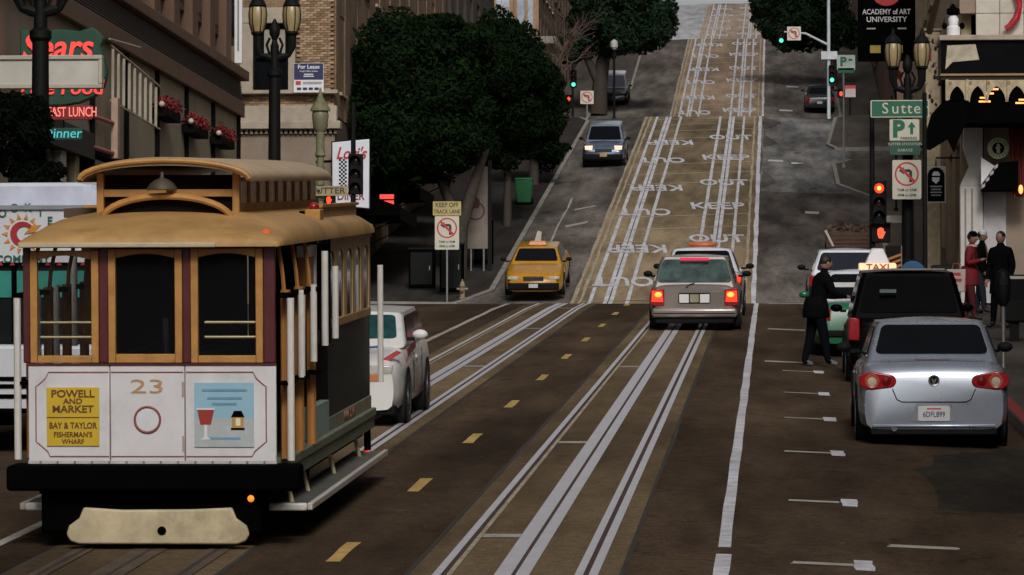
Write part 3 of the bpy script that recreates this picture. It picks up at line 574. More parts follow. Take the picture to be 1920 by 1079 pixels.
wb(MB().bx(6.32, 7.0, 124.2, 124.48, 6.2, pz(360, 124)), 'shop_wall', mat('grey_white_wall', (.42, .40, .40), .6, var=.1, dirt=.3), G_, bevel=.01)
wb(MB().bx(5.62, 12, 124.05, 124.6, 15.2, 22), 'tiled_wall', beige_m, G_, smooth=0)
tile_m = mat('white_tile', (0.46, 0.42, 0.35), 0.4, var=.1, dirt=.2)
for i in range(4):
    for j in range(6): wb(MB().bx(px(1832, 124) + i * 0.72, px(1832, 124) + i * 0.72 + 0.705, 123.97, 124.05, pz(70, 124) + j * 0.68, pz(70, 124) + j * 0.68 + 0.665), 'wall_tile', tile_m, G_, bevel=.008)
# marquee
Y = 121.6
q = thing('theatre_marquee', 'cream gothic marquee with dark signboard and pointed arches at the right edge', 'marquee', (px(1765, Y), Y, g(Y)))
gilt = mat('dull_gilt', (0.26, 0.17, 0.07), .5, .3, dirt=.3); goth = mat('gothic_cream', (0.42, 0.33, 0.21), .75, var=.25, sc=5, dirt=.4)
xa, xb = px(1766, Y), 9.5
wb(MB().bx(xa - .05, xb, Y - .15, Y + 2.4, pz(79, Y), pz(69, Y)), 'top_ledge', stone_m, q, bevel=.02)
wb(MB().bx(xa, xb, Y, Y + 2.3, pz(142, Y), pz(79, Y)), 'signboard', mat('black_glass', (.003, .003, .004), .3, spec=.05), q)
wb(MB().bx(xa - .02, xb, Y - .06, Y + .05, pz(145, Y), pz(141, Y)), 'gilt_rail', gilt, q); wb(MB().bx(xa, xb, Y, Y + 2.3, pz(152, Y), pz(146, Y)), 'lower_ledge', dkbrown_m, q)
wb(MB().add([(px(1778, Y), Y - .02, pz(88, Y)), (px(1831, Y), Y - .02, pz(86, Y)), (px(1838, Y), Y - .02, pz(115, Y)), (px(1788, Y), Y - .02, pz(119, Y)), (px(1774, Y), Y - .02, pz(133, Y))], [(0, 1, 2, 3, 4)]), 'torn_poster', mat('old_poster', (.4, .34, .24), .6, var=.3, sc=4), q, smooth=0)
for x in (1777, 1815): wb(MB().bx(px(x - 3, Y), px(x + 3, Y), Y - .08, Y + .1, pz(192, Y), pz(152, Y)), 'marquee_post', goth, q, bevel=.02)
def arch(x0, x1, ztop, zs, zb, y0, y1):
    P = []; n = 8; w = x1 - x0; c = (x0 + x1) / 2; P += [(x0, ztop), (x0, zb)]
    for i in range(n + 1): t = i / n; P.append((x0 + .03 + (c - x0 - .03) * (1 - math.cos(t * 1.047)) / .5, zb + (zs - zb) * math.sin(t * 1.047) / .866))
    P2 = [(2 * c - p[0], p[1]) for p in P[::-1]]
    return P + P2[1:]
for i, (x0, x1) in enumerate(((1780, 1812), (1818, 1851), (1852, 1889), (1890, 1927), (1928, 1965))):
    wb(MB().prism(arch(px(x0, Y), px(x1, Y), pz(153, Y), pz(164, Y), pz(190 + 4 * (i > 0), Y), 0, 0), Y - .04, Y + .06), 'gothic_arch', goth, q)
    wb(MB().lathe([(0.0, 0), (.055, 0), (.055, .02), (0, .02)], (px(x0 + 3, Y), Y - .06, pz(158, Y)), 10, 'y'), 'trefoil_boss', gilt, q)
wb(MB().bx(xa + .1, xb, Y + .12, Y + 2.3, pz(190, Y), pz(152, Y)), 'soffit_box', black_m, q)
lamp_w = glow('warm_bulb', (1.0, 0.42, 0.12), 1.4)
for x, y, w in ((1848, 193, 11), (1845, 186, 6), (1858, 178, 7), (1868, 170, 6), (1915, 196, 9), (1918, 190, 6)): wb(MB().bx(px(x - w, Y), px(x + w, Y), Y + .02, Y + .1, pz(y + 1.5, Y), pz(y - 1.5, Y)), 'marquee_lamp', lamp_w, q)
fin = thing('lantern_finial', 'white finial with black crown standing on the marquee ledge', 'finial', (px(1790, Y), Y + .2, pz(69, Y)))
MB().lathe([(.2, 0), (.2, .25), (.14, .3), (.16, .5), (.09, .62)], n=12).build('base', white_m, fin); MB().lathe([(.1, .6), (.2, .66), (.19, .8), (.08, .86), (.03, .95)], n=12).build('crown', black_m, fin)
for s in (-1, 1): MB().ellip((s * .26, 0, .3), (.08, .08, .1)).build('bead', black_m, fin)
rb = tag(MB().tube([(px(1930, 123.8), 123.8, pz(-60, 123.8)), (px(1909, 123.8), 123.8, pz(-15, 123.8)), (px(1914, 123.8), 123.75, pz(15, 123.8)), (px(1908, 123.8), 123.75, pz(38, 123.8)), (px(1896, 123.8), 123.75, pz(53, 123.8)), (px(1887, 123.8), 123.75, pz(58, 123.8))], [.3, .17, .09, .12, .11, .09], 12).build('sculpture', mat('red_lacquer', (0.33, 0.01, 0.02), .3, coat=.5), smooth=60), 'curved red tapering sculpture on the white tiled wall, top right', 'sculpture')
# coffee sign, black awning, red drapes
Y = 123.6
cs = thing('round_coffee_sign', 'round green and cream coffee shop sign on the black shopfront', 'sign', (px(1873, Y), Y, pz(281, Y)))
creamy = mat('sign_cream', (0.55, 0.53, 0.36), .5); grn = mat('sign_green', (0.02, 0.14, 0.05), .5)
MB().lathe([(0, 0), (.32, 0), (.32, .08), (0, .08)], n=28, ax='y').build('disc', creamy, cs); MB().lathe([(.185, -.006), (.3, -.006), (.3, 0.0), (.185, 0.0)], n=28, ax='y').build('ring', mat('sign_lime', (.6, .62, .34), .5), cs)
MB().lathe([(0, -.004), (.18, -.004), (.18, 0), (0, 0)], n=24, ax='y').build('field', black_m, cs)
MB().prism([(-.05, -.15), (.06, -.15), (.05, 0), (.11, .02), (.05, .06), (.045, .12), (0, .15), (-.045, .12), (-.05, .06), (-.1, .0), (-.05, -.02)], -.012, -.005).build('figure', creamy, cs)
for wd, a0, sg_ in (('STARBUCKS', 160, -1), ('COFFEE', 215, 1)):
    for i, ch in enumerate(wd):
        t = a0 + sg_ * i * (17.5 if len(wd) > 6 else 22); text(ch, .085, grn, cs, (.243 * math.cos(R(t)), -.012, .243 * math.sin(R(t))), rot=(90, -(t - 90) if sg_ < 0 else -(t + 90), 0), bold=.02)
aw = thing('black_awning', 'black shop awning with a diamond-patterned edge at the right', 'awning', (px(1875, 123), 123, pz(358, 123)))
k = 123 / 7700
MB().add([(-33 * k, 0, 0), (35 * k, 0, 0), (35 * k, 1.2, 0), (-33 * k, 1.2, 0), (0, 0, 50 * k), (35 * k, 0, 54 * k), (35 * k, 1.2, 54 * k), (0, 1.2, 50 * k)], [(0, 1, 5, 4), (4, 5, 6, 7), (0, 4, 7, 3), (1, 2, 6, 5), (0, 3, 2, 1)]).build('canopy', black_m, aw)
for i in range(4):
    cx, cz = -30 * k + i * 8 * k, 6 * k + i * 12 * k; MB().prism([(cx - .05, cz - .07), (cx + .05, cz), (cx + .05, cz + .1), (cx - .05, cz + .03)], -.01, -.002).build('diamond', mat('pink_grey', (.4, .33, .35), .6), aw)
MB().prism([(-33 * k, 10 * k), (-33 * k, 62 * k), (-8 * k, 45 * k)], .3, .36).build('side_panel', white_m, aw)
dr = thing('red_drape', 'dark red hanging drape at the right edge below the marquee', 'drape', (px(1908, 123.2), 123.2, pz(372, 123.2)))
mb = MB(); P0, P1 = [], []
for i in range(24): x = -.28 + i * .035; P0.append((x * .7 + .06, .04 * math.sin(i * 1.9), 0)); P1.append((x, .05 * math.sin(i * 1.9), 2.9))
mb.rings([P0, P1], closed=False, caps=False).build('cloth', mat('red_cloth', (.11, .008, .008), .8), dr, smooth=80)
gl = tag(MB().ellip((0, 0, 0), (.07, .07, .14)).build('wall_lamp', lamp_w), 'small warm wall lamp at the right edge below the drape', 'lamp'); gl.location = (px(1915, 123), 123, pz(358, 123))
MB().bx(-.02, .02, 0, .25, -.02, .02).build('bracket', blackpaint_m, gl)
# art school banner
Y = 150.0
ab = thing('art_school_banner', 'tall black banner sign with red disc and white lettering, upper right', 'banner', (px(1664, Y), Y, pz(50, Y)))
MB().bx(-1.05, 1.05, 0, .15, -1.3, 2.5).build('panel', mat('banner_black', (.002, .0025, .003), .8, spec=.01), ab)
MB().lathe([(0, -.01), (.55, -.01), (.55, 0), (0, 0)], (0, 0, 1.27), 30, 'y').build('disc', mat('banner_red', (.55, .03, .035), .5), ab)
text('ACADEMY of ART', .27, white_m, ab, (0, -.01, .5), bold=.012, sx=.82); text('UNIVERSITY', .27, white_m, ab, (0, -.01, .22), bold=.012, sx=1.02); MB().bx(-.72, -.4, -.01, 0, -.13, -.08).build('print_line', offwhite_m, ab); MB().bx(.4, .72, -.01, 0, -.13, -.08).build('print_line', offwhite_m, ab)
for x in (-.38, .42): MB().bx(x - .22, x + .16, -.02, -.002, -1.0, -.72).build('yellow_plate', mat('yellow_plate', (.45, .33, .04), .5), ab)
MB().tube([(1.0, .08, 1.6), (1.6, .08, 1.6)], .05).build('bracket', blackpaint_m, ab); MB().tube([(1.0, .08, -1.0), (1.6, .08, -1.0)], .05).build('bracket', blackpaint_m, ab)
Yp = 126.5
hp = thing('hanging_plaque', 'black arched plaque with white emblem hung on the right corner', 'plaque', (px(1756, Yp), Yp, pz(347, Yp)))
P = [(-.26, -.54), (.26, -.54), (.26, .25)] + [(.26 * math.cos(t), .25 + .26 * math.sin(t)) for t in np.linspace(.3, 2.85, 8)] + [(-.26, .25)]
MB().bx(-.3, .3, 0, .05, -.58, .55).build('backboard', offwhite_m, hp); MB().prism(P, -.01, 0).build('face', black_m, hp)
MB().prism([(-.12, .1), (.0, 0), (.1, .1), (.12, .3), (.06, .38), (-.06, .38), (-.12, .3)], -.02, -.011).build('emblem', white_m, hp); MB().bx(-.17, .15, -.024, -.0205, .2, .25).build('emblem_band', black_m, hp)
for i in range(4): MB().bx(-.18 + .03 * (i % 2), .18 - .03 * (i % 2), -.016, -.0105, -.1 - i * .09, -.06 - i * .09).build('print_line', mat('grey_print3', (.3, .28, .3), .6), hp)
MB().tube([(0, .03, .55), (0, .03, .8), (1.0, .03, .8)], .025).build('bracket', blackpaint_m, hp)
# ornate pilaster with small red plate, left of the marquee
Yc = 128
oc_ = thing('ornate_pilaster', 'cream ornamented pilaster left of the marquee', 'pilaster', (px(1750, Yc), Yc, g(Yc)))
wb(MB().bx(px(1737, Yc), px(1765, Yc), Yc, Yc + .5, 6.4, pz(60, Yc)), 'shaft', goth, oc_, bevel=.03); wb(MB().bx(px(1735, Yc), px(1767, Yc), Yc - .06, Yc + .5, pz(60, Yc), pz(56, Yc)), 'capital', stone_m, oc_)
wb(MB().bx(px(1735, Yc), px(1748, Yc), Yc - .06, Yc - .01, pz(116, Yc), pz(94, Yc)), 'red_plate', redp, oc_)
for i in range(26): x, y = rnd.uniform(1738, 1762), rnd.uniform(64, 215); wb(MB().ellip((px(x, Yc), Yc - .01, pz(y, Yc)), (.05, .04, .08), 6, 4), 'carved_boss', rnd.choice([dkbrown_m, stone_m, goth]), oc_)
fp = tag(MB().tube([(px(1744, 124), 124, pz(62, 124)), (px(1768, 123), 122, pz(-30, 123))], [.11, .08], 10).build('strut', brown_m), 'slanting brown flagpole strut at top right', 'flagpole')
# --- further up on the right
R2 = thing('alley_building', 'brown building beyond the alley on the right side of the hill', 'building', (6.6, 182, g(182)))
mass(R2, 6.95, 30, 181.2, 198, 12, 34, brickred); facade(R2, MR(198, 0, 6.65), 16.8, 16, 32, 5, 4, .45, .6, brickred, brown_m, glass_m)
R3 = thing('dark_hill_building', 'dark brown building behind the mast arm signal on the right', 'building', (6.6, 222, g(222)))
mass(R3, 6.95, 30, 222.2, 298, 17, 50, dkbrown_m); facade(R3, MR(298, 0, 6.65), 75, 20, 44, 16, 5, .45, .6, mat('reddish_wall', (.13, .075, .055), .8, dirt=.4), brown_m, glass_m); facade(R3, MS(6.65, 221.8), 20, 20, 44, 5, 5, .45, .6, MATS['reddish_wall'], brown_m, glass_m)
R4 = thing('hilltop_building', 'brown building at the top of the hill on the right', 'building', (6.6, 322, g(322)))
mass(R4, 6.95, 30, 322, 398, 30, 58, brickred); facade(R4, MR(398, 0, 6.65), 75, 33, 54, 14, 5, .45, .6, brickred, offwhite_m, glass_m)

# near right: the block behind the sidewalk, at and beyond the right edge
NR = thing('near_corner_building', 'beige building at the right edge behind the near sidewalk', 'building', (8, 60, g(60)))
mass(NR, 8.35, 30, -45, 95, -6, 22, beige_m); facade(NR, MR(95, 0, 8.0), 60, 9, 22, 10, 3, .5, .6, beige_m, stone_m, glass_m); facade(NR, MR(95, 0, 7.99), 60, 2, 8.9, 8, 1, .7, .5, dkbrown_m, blackpaint_m, glass_m, sill=False)

Y = 121.4
wb(MB().prism([(px(x, Y), pz(y, Y)) for x, y in ((1724, 276), (1734, 262), (1748, 216), (1766, 196), (1812, 190), (1812, 236), (1800, 262), (1791, 288), (1779, 262), (1746, 282))], Y + .05, Y + .5), 'corner_bracket', black_m, q)
wb(MB().bx(px(1800, Y), xb, Y + .3, Y + 2.3, pz(232, Y), pz(190, Y)), 'valance', black_m, q)
# ------------------------------------------------------------------ street lamps, signals, signs, street furniture
iron_m = mat('black_iron', (0.004, 0.004, 0.004), 0.65, 0.0, var=.3, sc=6, spec=.2)
globe_m = mat('amber_globe', (0.36, 0.27, 0.13), 0.35, var=.15, sc=3, spec=.6)
def street_lamp(loc, label, hgt=7.0, rz=0.0, sp=0.36):
    t = thing('street_lamp', label, 'street lamp', loc, rz, group='twin-globe street lamps')
    MB().lathe([(.3, 0), (.3, .25), (.24, .35), (.2, .9), (.22, 1.0), (.15, 1.1)], n=12).build('base', iron_m, t)
    MB().lathe([(.15, 1.0), (.12, hgt - 1.9), (.16, hgt - 1.85), (.16, hgt - 1.75), (.1, hgt - 1.7), (.09, hgt - 1.2)], n=14).build('pole', iron_m, t)
    mb = MB()
    for s in (-1, 1):
        mb.tube([(0, 0, hgt - 1.5), (s * .15, 0, hgt - 1.45), (s * sp * .8, 0, hgt - 1.42), (s * sp, 0, hgt - 1.25), (s * sp, 0, hgt - 1.0)], [.07, .08, .06, .09, .1], 8)
        mb.tube([(s * .1, 0, hgt - 1.42), (s * .17, 0, hgt - 1.2), (s * .1, 0, hgt - 1.05)], .03, 6)
    mb.build('arm', iron_m, t)
    MB().lathe([(.06, hgt - 1.45), (.09, hgt - 1.25), (.05, hgt - 1.1), (.11, hgt - .98), (.12, hgt - .85), (.02, hgt - .65)], n=10).build('finial', iron_m, t)
    for s in (-1, 1):
        lan = MB().lathe([(.08, hgt - 1.02), (.14, hgt - .97), (.14, hgt - .92)], (s * sp, 0, 0), 12).build('lantern', iron_m, t)
        MB().lathe([(.11, hgt - .93), (.17, hgt - .75), (.185, hgt - .55), (.17, hgt - .42), (.15, hgt - .38)], (s * sp, 0, 0), 14).build('globe', globe_m, lan)
        MB().lathe([(.17, hgt - .40), (.19, hgt - .37), (.13, hgt - .25), (.05, hgt - .18), (.02, hgt - .03)], (s * sp, 0, 0), 12).build('cap', iron_m, lan)
        for k in range(6):
            c, sn = math.cos(k * 1.047), math.sin(k * 1.047)
            MB().tube([(s * sp + .12 * c, .12 * sn, hgt - .95), (s * sp + .178 * c, .178 * sn, hgt - .75), (s * sp + .193 * c, .193 * sn, hgt - .55), (s * sp + .17 * c, .17 * sn, hgt - .38)], .012, 5).build('rib', iron_m, lan)
    return t
street_lamp((px(74, 58), 58, S(58)), 'black twin-globe street lamp in front of the green diner sign at far left', 6.85, sp=.33)
street_lamp((px(514, 86), 86, S(86)), 'black twin-globe street lamp in front of the tan brick building', 7.0)
street_lamp((px(1701, 97) - .04, 95, S(95)), 'black twin-globe street lamp carrying the green street sign', 6.45, sp=.33)
sign_w = mat('sign_white', (0.56, 0.53, 0.43), .5, var=.06, dirt=.1); sign_r = mat('sign_red', (0.5, 0.03, 0.04), .5, var=.1); sign_g = mat('street_sign_green', (0.005, 0.12, 0.06), .4, var=.08); sign_k = mat('sign_black', (.02, .018, .016), .5)
galv = mat('galvanised_steel', (0.3, 0.31, 0.31), .45, .5, var=.15, sc=5)
def no_left(parent, w, h, z=0.0, y=-.006, lines=2):
    MB().prism(rounded(w, h, .03), -.004, .006).build('plate', sign_w, parent)
    r = w * .42; cz = z + h / 2 - w * .49
    MB().lathe([(r - w * .06, y), (r, y), (r, y + .002), (r - w * .06, y + .002)], (0, 0, cz), 30, 'y').build('ring', sign_r, parent)
    k = w / .6
    MB().prism([(p[0] * k, cz + p[1] * k) for p in ((.05, -.17), (.11, -.17), (.11, .06), (.06, .1), (-.06, .1), (-.06, .15), (-.17, .07), (-.06, -.01), (-.06, .04), (.04, .04), (.05, .03))], y + .001, y + .0025).build('turn_arrow', sign_k, parent)
    c = .7071; a_, b_ = r * c - .01 * k, .028 * k
    MB().prism([(-a_ - b_ * c, cz + a_ - b_ * c), (-a_ + b_ * c, cz + a_ + b_ * c), (a_ + b_ * c, cz - a_ + b_ * c), (a_ - b_ * c, cz - a_ - b_ * c)], y - .002, y + .0005).build('slash', sign_r, parent)
    if lines:
        text('7AM to 9AM', .085 * k, sign_k, parent, (0, y, -h / 2 + .19 * k), sx=.9, bold=.01); text('4PM to 6PM', .085 * k, sign_k, parent, (0, y, -h / 2 + .08 * k), sx=.9, bold=.01)
# signs on the right lamp post
Y = 94.6
ss = thing('street_name_sign', 'green street name sign with white lettering on the right lamp post', 'sign', (px(1686, Y), Y, pz(206, Y)))
MB().prism(rounded(1.34, .40, .03, cx=.03), 0, .012).build('border', sign_w, ss); MB().prism(rounded(1.29, .355, .02, cx=.03), -.004, 0).build('panel', sign_g, ss); [text(ch, .36, sign_w, ss, (px(xc, Y) - px(1686, Y), -.01, 0), bold=.004) for ch, xc in zip('Sutter', (1661, 1680, 1695, 1707, 1721, 1736))]; MB().tube([(.15, .03, -.2), (.15, .03, .2)], .03).build('bracket', iron_m, ss)
ps = thing('parking_sign', 'white parking sign with green P and arrow on the lamp post', 'sign', (px(1697, Y), Y, pz(246, Y)))
MB().prism(rounded(.68, .5, .03), 0, .01).build('plate', sign_w, ps); text('P', .52, sign_g, ps, (-.14, -.006, .01), bold=.05); MB().prism([(.13, -.1), (.2, -.1), (.2, .06), (.26, .06), (.165, .19), (.07, .06), (.13, .06)], -.006, 0).build('arrow', sign_g, ps); text('PARKING', .09, sign_k, ps, (.1, -.006, -.19), bold=.01)
gp = thing('garage_sign', 'dark green garage name plate under the parking sign', 'sign', (px(1698, Y), Y, pz(279, Y)))
MB().prism(rounded(.7, .33, .03), 0, .01).build('plate', mat('dull_green', (.01, .075, .045), .5), gp); text('SUTTER STOCKTON', .085, sign_w, gp, (0, -.005, .08)); text('GARAGE', .09, sign_w, gp, (0, -.005, -.06))
nt1 = thing('no_left_turn_sign', 'white no-left-turn sign with red ring on the right lamp post', 'sign', (px(1701, Y), Y - .05, pz(339, Y)), group='no left turn signs'); no_left(nt1, .66, .9)
# slim black pole beside it
sp_ = thing('utility_pole', 'slim black pole just right of the sign-laden lamp post', 'pole', (px(1735, 93), 93, S(93))); MB().lathe([(.09, 0), (.09, .3), (.055, .4), (.05, 4.85), (.0, 4.9)], n=10).build('shaft', iron_m, sp_); MB().lathe([(.14, 0), (.14, .06), (.09, .1)], n=10).build('base', iron_m, sp_)
# traffic signals
lens_off = mat('dark_lens', (.02, .015, .012), .2, spec=.7); RED = glow('red_lamp', (1.0, .06, .02), 1.3); GREEN = glow('green_lamp', (.10, .8, .55), 1.5); HAND = glow('orange_hand', (1.0, .09, .03), 1.1); amb = glow('red_core', (1, .45, .08), 3)
def signal_head(parent, c, lit, k=1.0, n=3, M=None):
    hd = MB().bx(c[0] - .17 * k, c[0] + .17 * k, c[1], c[1] + .2 * k, c[2] - .16 * n * k, c[2] + .16 * n * k).build('signal_head', iron_m, parent, bevel=.02)
    for i in range(n):
        z = c[2] + (.32 * (n - 1) / 2 - i * .32) * k
        m = lens_off
        if lit == i: m = RED if (i == 0) else GREEN
        MB().lathe([(0, -.03 * k), (.08 * k, -.02 * k), (.115 * k, 0), (0, 0)], (c[0], c[1] - .004, z), 16, 'y').build('lens', m, hd)
        P = [(.135 * k * math.cos(t), .135 * k * math.sin(t)) for t in np.linspace(-.6, math.pi + .6, 12)]
        mb = MB(); mb.rings([[(c[0] + p[0], c[1] - .001, z + p[1]) for p in P], [(c[0] + p[0], c[1] - .2 * k, z + p[1] - .02) for p in P]], closed=False, caps=False); mb.build('visor', iron_m, hd)
    return hd
def ped_head(parent, c, m=HAND, k=1.0):
    hd = MB().bx(c[0] - .22 * k, c[0] + .22 * k, c[1], c[1] + .2 * k, c[2] - .22 * k, c[2] + .22 * k).build('pedestrian_signal', iron_m, parent, bevel=.02)
    P = [(-.05, -.12), (.04, -.13), (.08, -.04), (.11, .03), (.07, .03), (.06, .1), (.03, .12), (-.01, .13), (-.05, .11), (-.08, .08), (-.08, -.03)]
    MB().prism([(c[0] + p[0] * k, c[2] + p[1] * k) for p in P], c[1] - .012, c[1] - .002).build('hand_symbol', m, hd)
    MB().bx(c[0] - .24 * k, c[0] + .24 * k, c[1] - .16 * k, c[1], c[2] + .22 * k, c[2] + .24 * k).build('visor', iron_m, hd)
def signal(label, base, heads, peds, h, extra=None):
    t = thing('traffic_signal', label, 'traffic light', base, group='traffic signals')
    MB().lathe([(.15, 0), (.15, .15), (.07, .25), (.055, h)], n=10).build('pole', iron_m, t)
    for c, lit in heads: signal_head(t, c, lit)
    for c in peds: ped_head(t, c)
    return t
Y = 95.5; bz = S(Y)
ts = signal('traffic signal with red light and orange hand beside the right lamp post', (px(1636, Y), Y, bz), [((px(1649, Y) - px(1636, Y), -.1, pz(381, Y) - bz), 0)], [(px(1652, Y) - px(1636, Y), -.12, pz(439, Y) - bz)], 4.6)
MB().ellip((px(1649, Y) - px(1636, Y), -.13, pz(381, Y) - bz + .32), (.05, .02, .05)).build('lamp_core', amb, ts)
MB().bx(.0, .75, -.02, .0, pz(420, Y) - bz, pz(406, Y) - bz).build('street_plate', sign_w, ts)
Y = 97.0; bz = S(95)
ts = signal('dark traffic signal in front of the white diner blade sign', (px(662, Y), Y, bz), [((.06, -.1, pz(325, Y) - bz), None)], [], 4.9)
MB().bx(-.6, 0, .0, .05, pz(390, Y) - bz, pz(385, Y) - bz).build('arm', iron_m, ts)
ped_head(ts, (px(617, Y) - px(662, Y), -.1, pz(374, Y) - bz), RED, .7)
# police call lamp with the tan street plate
Y = 96.0
cl = thing('call_box_lamp', 'weathered green ornamental lamp standard at the left corner', 'lamp post', (px(600, Y), Y, S(95)))
verd = mat('verdigris_paint', (0.17, 0.17, 0.085), .7, var=.35, sc=7, dirt=.5); hh = pz(165, Y) - S(95)
MB().lathe([(.2, 0), (.2, .4), (.12, .5), (.1, 1.6), (.14, 1.65), (.09, 1.8), (.085, hh - 1.6), (.13, hh - 1.55), (.1, hh - 1.4), (.1, hh - 1.0)], n=12).build('shaft', verd, cl)
MB().lathe([(.1, hh - 1.0), (.17, hh - .9), (.2, hh - .6), (.18, hh - .5)], n=12).build('lantern', mat('dirty_glass', (.2, .19, .12), .4), cl); MB().lathe([(.24, hh - .5), (.22, hh - .42), (.1, hh - .25), (.05, hh - .1), (.02, hh + .05)], n=12).build('roof', verd, cl)
for i in range(5): MB().lathe([(.115, hh - 1.9 - i * .35), (.12, hh - 1.86 - i * .35), (.115, hh - 1.82 - i * .35)], n=10).build('collar', verd, cl)
sp2 = thing('street_plate', 'tan street plate with dark lettering on the green lamp standard', 'sign', (px(617, Y), Y - .2, pz(357, Y)))
MB().prism(rounded(.92, .23, .02), 0, .015).build('plate', mat('tan_plate', (.36, .29, .16), .6, dirt=.2), sp2); text('SUTTER', .2, mat('dark_olive', (.05, .045, .02), .5), sp2, (0, -.006, 0), sx=1.15, bold=.012)
MB().bx(-.25, -.2, 0, .25, -.03, .03).build('bracket', iron_m, sp2)
# keep-off sign post on the far left corner
Y = 124.6; bz = S(Y)
ks = thing('sign_post', 'sign post with yellow keep-off plate above a no-left-turn sign, far left corner', 'sign', (px(838, Y), Y, bz))
MB().tube([(0, 0.03, 0), (0, 0.03, pz(378, Y) - bz)], .03).build('post', galv, ks)
pl = thing('no_left_turn_sign', 'x', 'sign'); pl.parent = ks; pl.location = (0, 0, pz(436, Y) - bz); [pl.pop(k) for k in ('label', 'category')]
no_left(pl, .74, 1.02)
kp = MB().prism(rounded(.86, .43, .02), -.004, .006).build('keep_off_plate', mat('pale_yellow_plate', (.46, .36, .14), .5, dirt=.15), ks); kp.location = (0, 0, pz(390, Y) - bz)
text('KEEP OFF', .2, sign_k, kp, (0, -.008, .1), bold=.01, sx=.85); text('TRACK LANE', .17, sign_k, kp, (0, -.008, -.1), bold=.01, sx=.8)
# hydrant
hy = thing('fire_hydrant', 'pale fire hydrant on the far left corner beside the sign post', 'hydrant', (px(867, 125.5), 125.5, S(125.5)))
hy.scale = (.72,) * 3; hm = mat('hydrant_white', (.24, .185, .11), .6, dirt=.4)
MB().lathe([(.17, 0), (.17, .05), (.11, .08), (.1, .5), (.13, .52), (.13, .58), (.1, .62), (.08, .72), (.03, .78), (.03, .84)], n=14).build('barrel', hm, hy)
for s in (-1, 1): MB().lathe([(.06, 0), (.06, s * .13), (.045, s * .17), (0, s * .17)], (s * .07, 0, .42), 10, 'x').build('outlet', hm, hy)
MB().lathe([(.07, 0), (.07, -.14), (.03, -.18), (0, -.18)], (0, -.08, .36), 10, 'y').build('pumper_outlet', hm, hy)
# green wheeled bin
gb = thing('wheeled_bin', 'green wheeled rubbish bin on the left sidewalk below the trees', 'bin', (px(983, 155), 155, S(155)))
gbm = mat('green_plastic', (.01, .11, .035), .45, var=.15)
MB().bx(-.26, .26, -.28, .28, .05, .92, top=(-.33, .33, -.34, .34)).build('body', gbm, gb, bevel=.03); MB().bx(-.36, .36, -.38, .38, .92, 1.0, top=(-.32, .32, -.3, .3)).build('lid', gbm, gb, bevel=.02)
for s in (-1, 1): MB().lathe([(0, -.04), (.13, -.04), (.13, .04), (0, .04)], (s * .28, .28, .13), 12, 'x').build('wheel', black_m, gb)
MB().tube([(-.3, .42, .92), (.3, .42, .92)], .02).build('handle', gbm, gb)
# advertising kiosk board
Y = 133.0; bz = S(Y)
kb = thing('kiosk_board', 'tall faded poster board with oval emblem standing under the big tree', 'signboard', (px(895, Y), Y, bz))
w = 40 * Y / 7700
MB().bx(-w / 2, w / 2, -.04, .04, pz(466, Y) - bz, pz(312, Y) - bz).build('panel', mat('faded_poster', (.2, .165, .13), .7, var=.3, sc=2, dirt=.3), kb)
MB().lathe([(.25, -.01), (.3, -.01), (.3, 0), (.25, 0)], (-.05, -.042, pz(395, Y) - bz), 24, 'y').build('oval_emblem', mat('faded_maroon', (.09, .025, .035), .7), kb).scale = (1, 1, 1); MB().prism(rounded(.36, .34, .1, cz=pz(380, Y) - bz, cx=-.1), -.055, -.043).build('emblem_patch', MATS['faded_maroon'], kb)
for s in (-1, 1): MB().tube([(s * w * .3, 0, 0), (s * w * .3, 0, pz(466, Y) - bz)], .03).build('leg', galv, kb)
MB().bx(w / 2 + .001, w / 2 + .12, -.08, .08, .0, pz(300, Y) - bz).build('side_post', iron_m, kb)
# added black boxes, stand-ins for unidentified dark shapes on the far-left corner
for k, (x, Y, wd, ht, lab) in enumerate(((846, 126.6, .72, 1.55, 'black box standing in for a dark shape right behind the keep-off sign post'), (790, 127.6, .8, 1.3, 'low black box standing in for a dark shape left of the keep-off sign post'), (906, 134.5, .6, 1.5, 'black box standing in for a dark shape at the foot of the poster board'))):
    t = thing('dark_stand_in', lab, 'stand-in box', (px(x, Y), Y, S(Y)), group='black boxes standing in for dark shapes'); MB().bx(-wd / 2, wd / 2, 0, .6, .08, ht).build('case', black_m, t, bevel=.02); MB().bx(-wd / 2 - .02, wd / 2 + .02, -.02, .62, ht, ht + .05).build('cap', iron_m, t); MB().bx(-wd / 2, wd / 2, .02, .58, -.3, .08).build('plinth', iron_m, t)
    MB().bx(-wd * .42, wd * .42, -.012, -.001, .2, ht - .1).build('door', iron_m, t); MB().bx(wd * .3, wd * .34, -.03, -.0125, ht * .5, ht * .6).build('handle', galv, t)  # door and handle are made up for the stand-in box
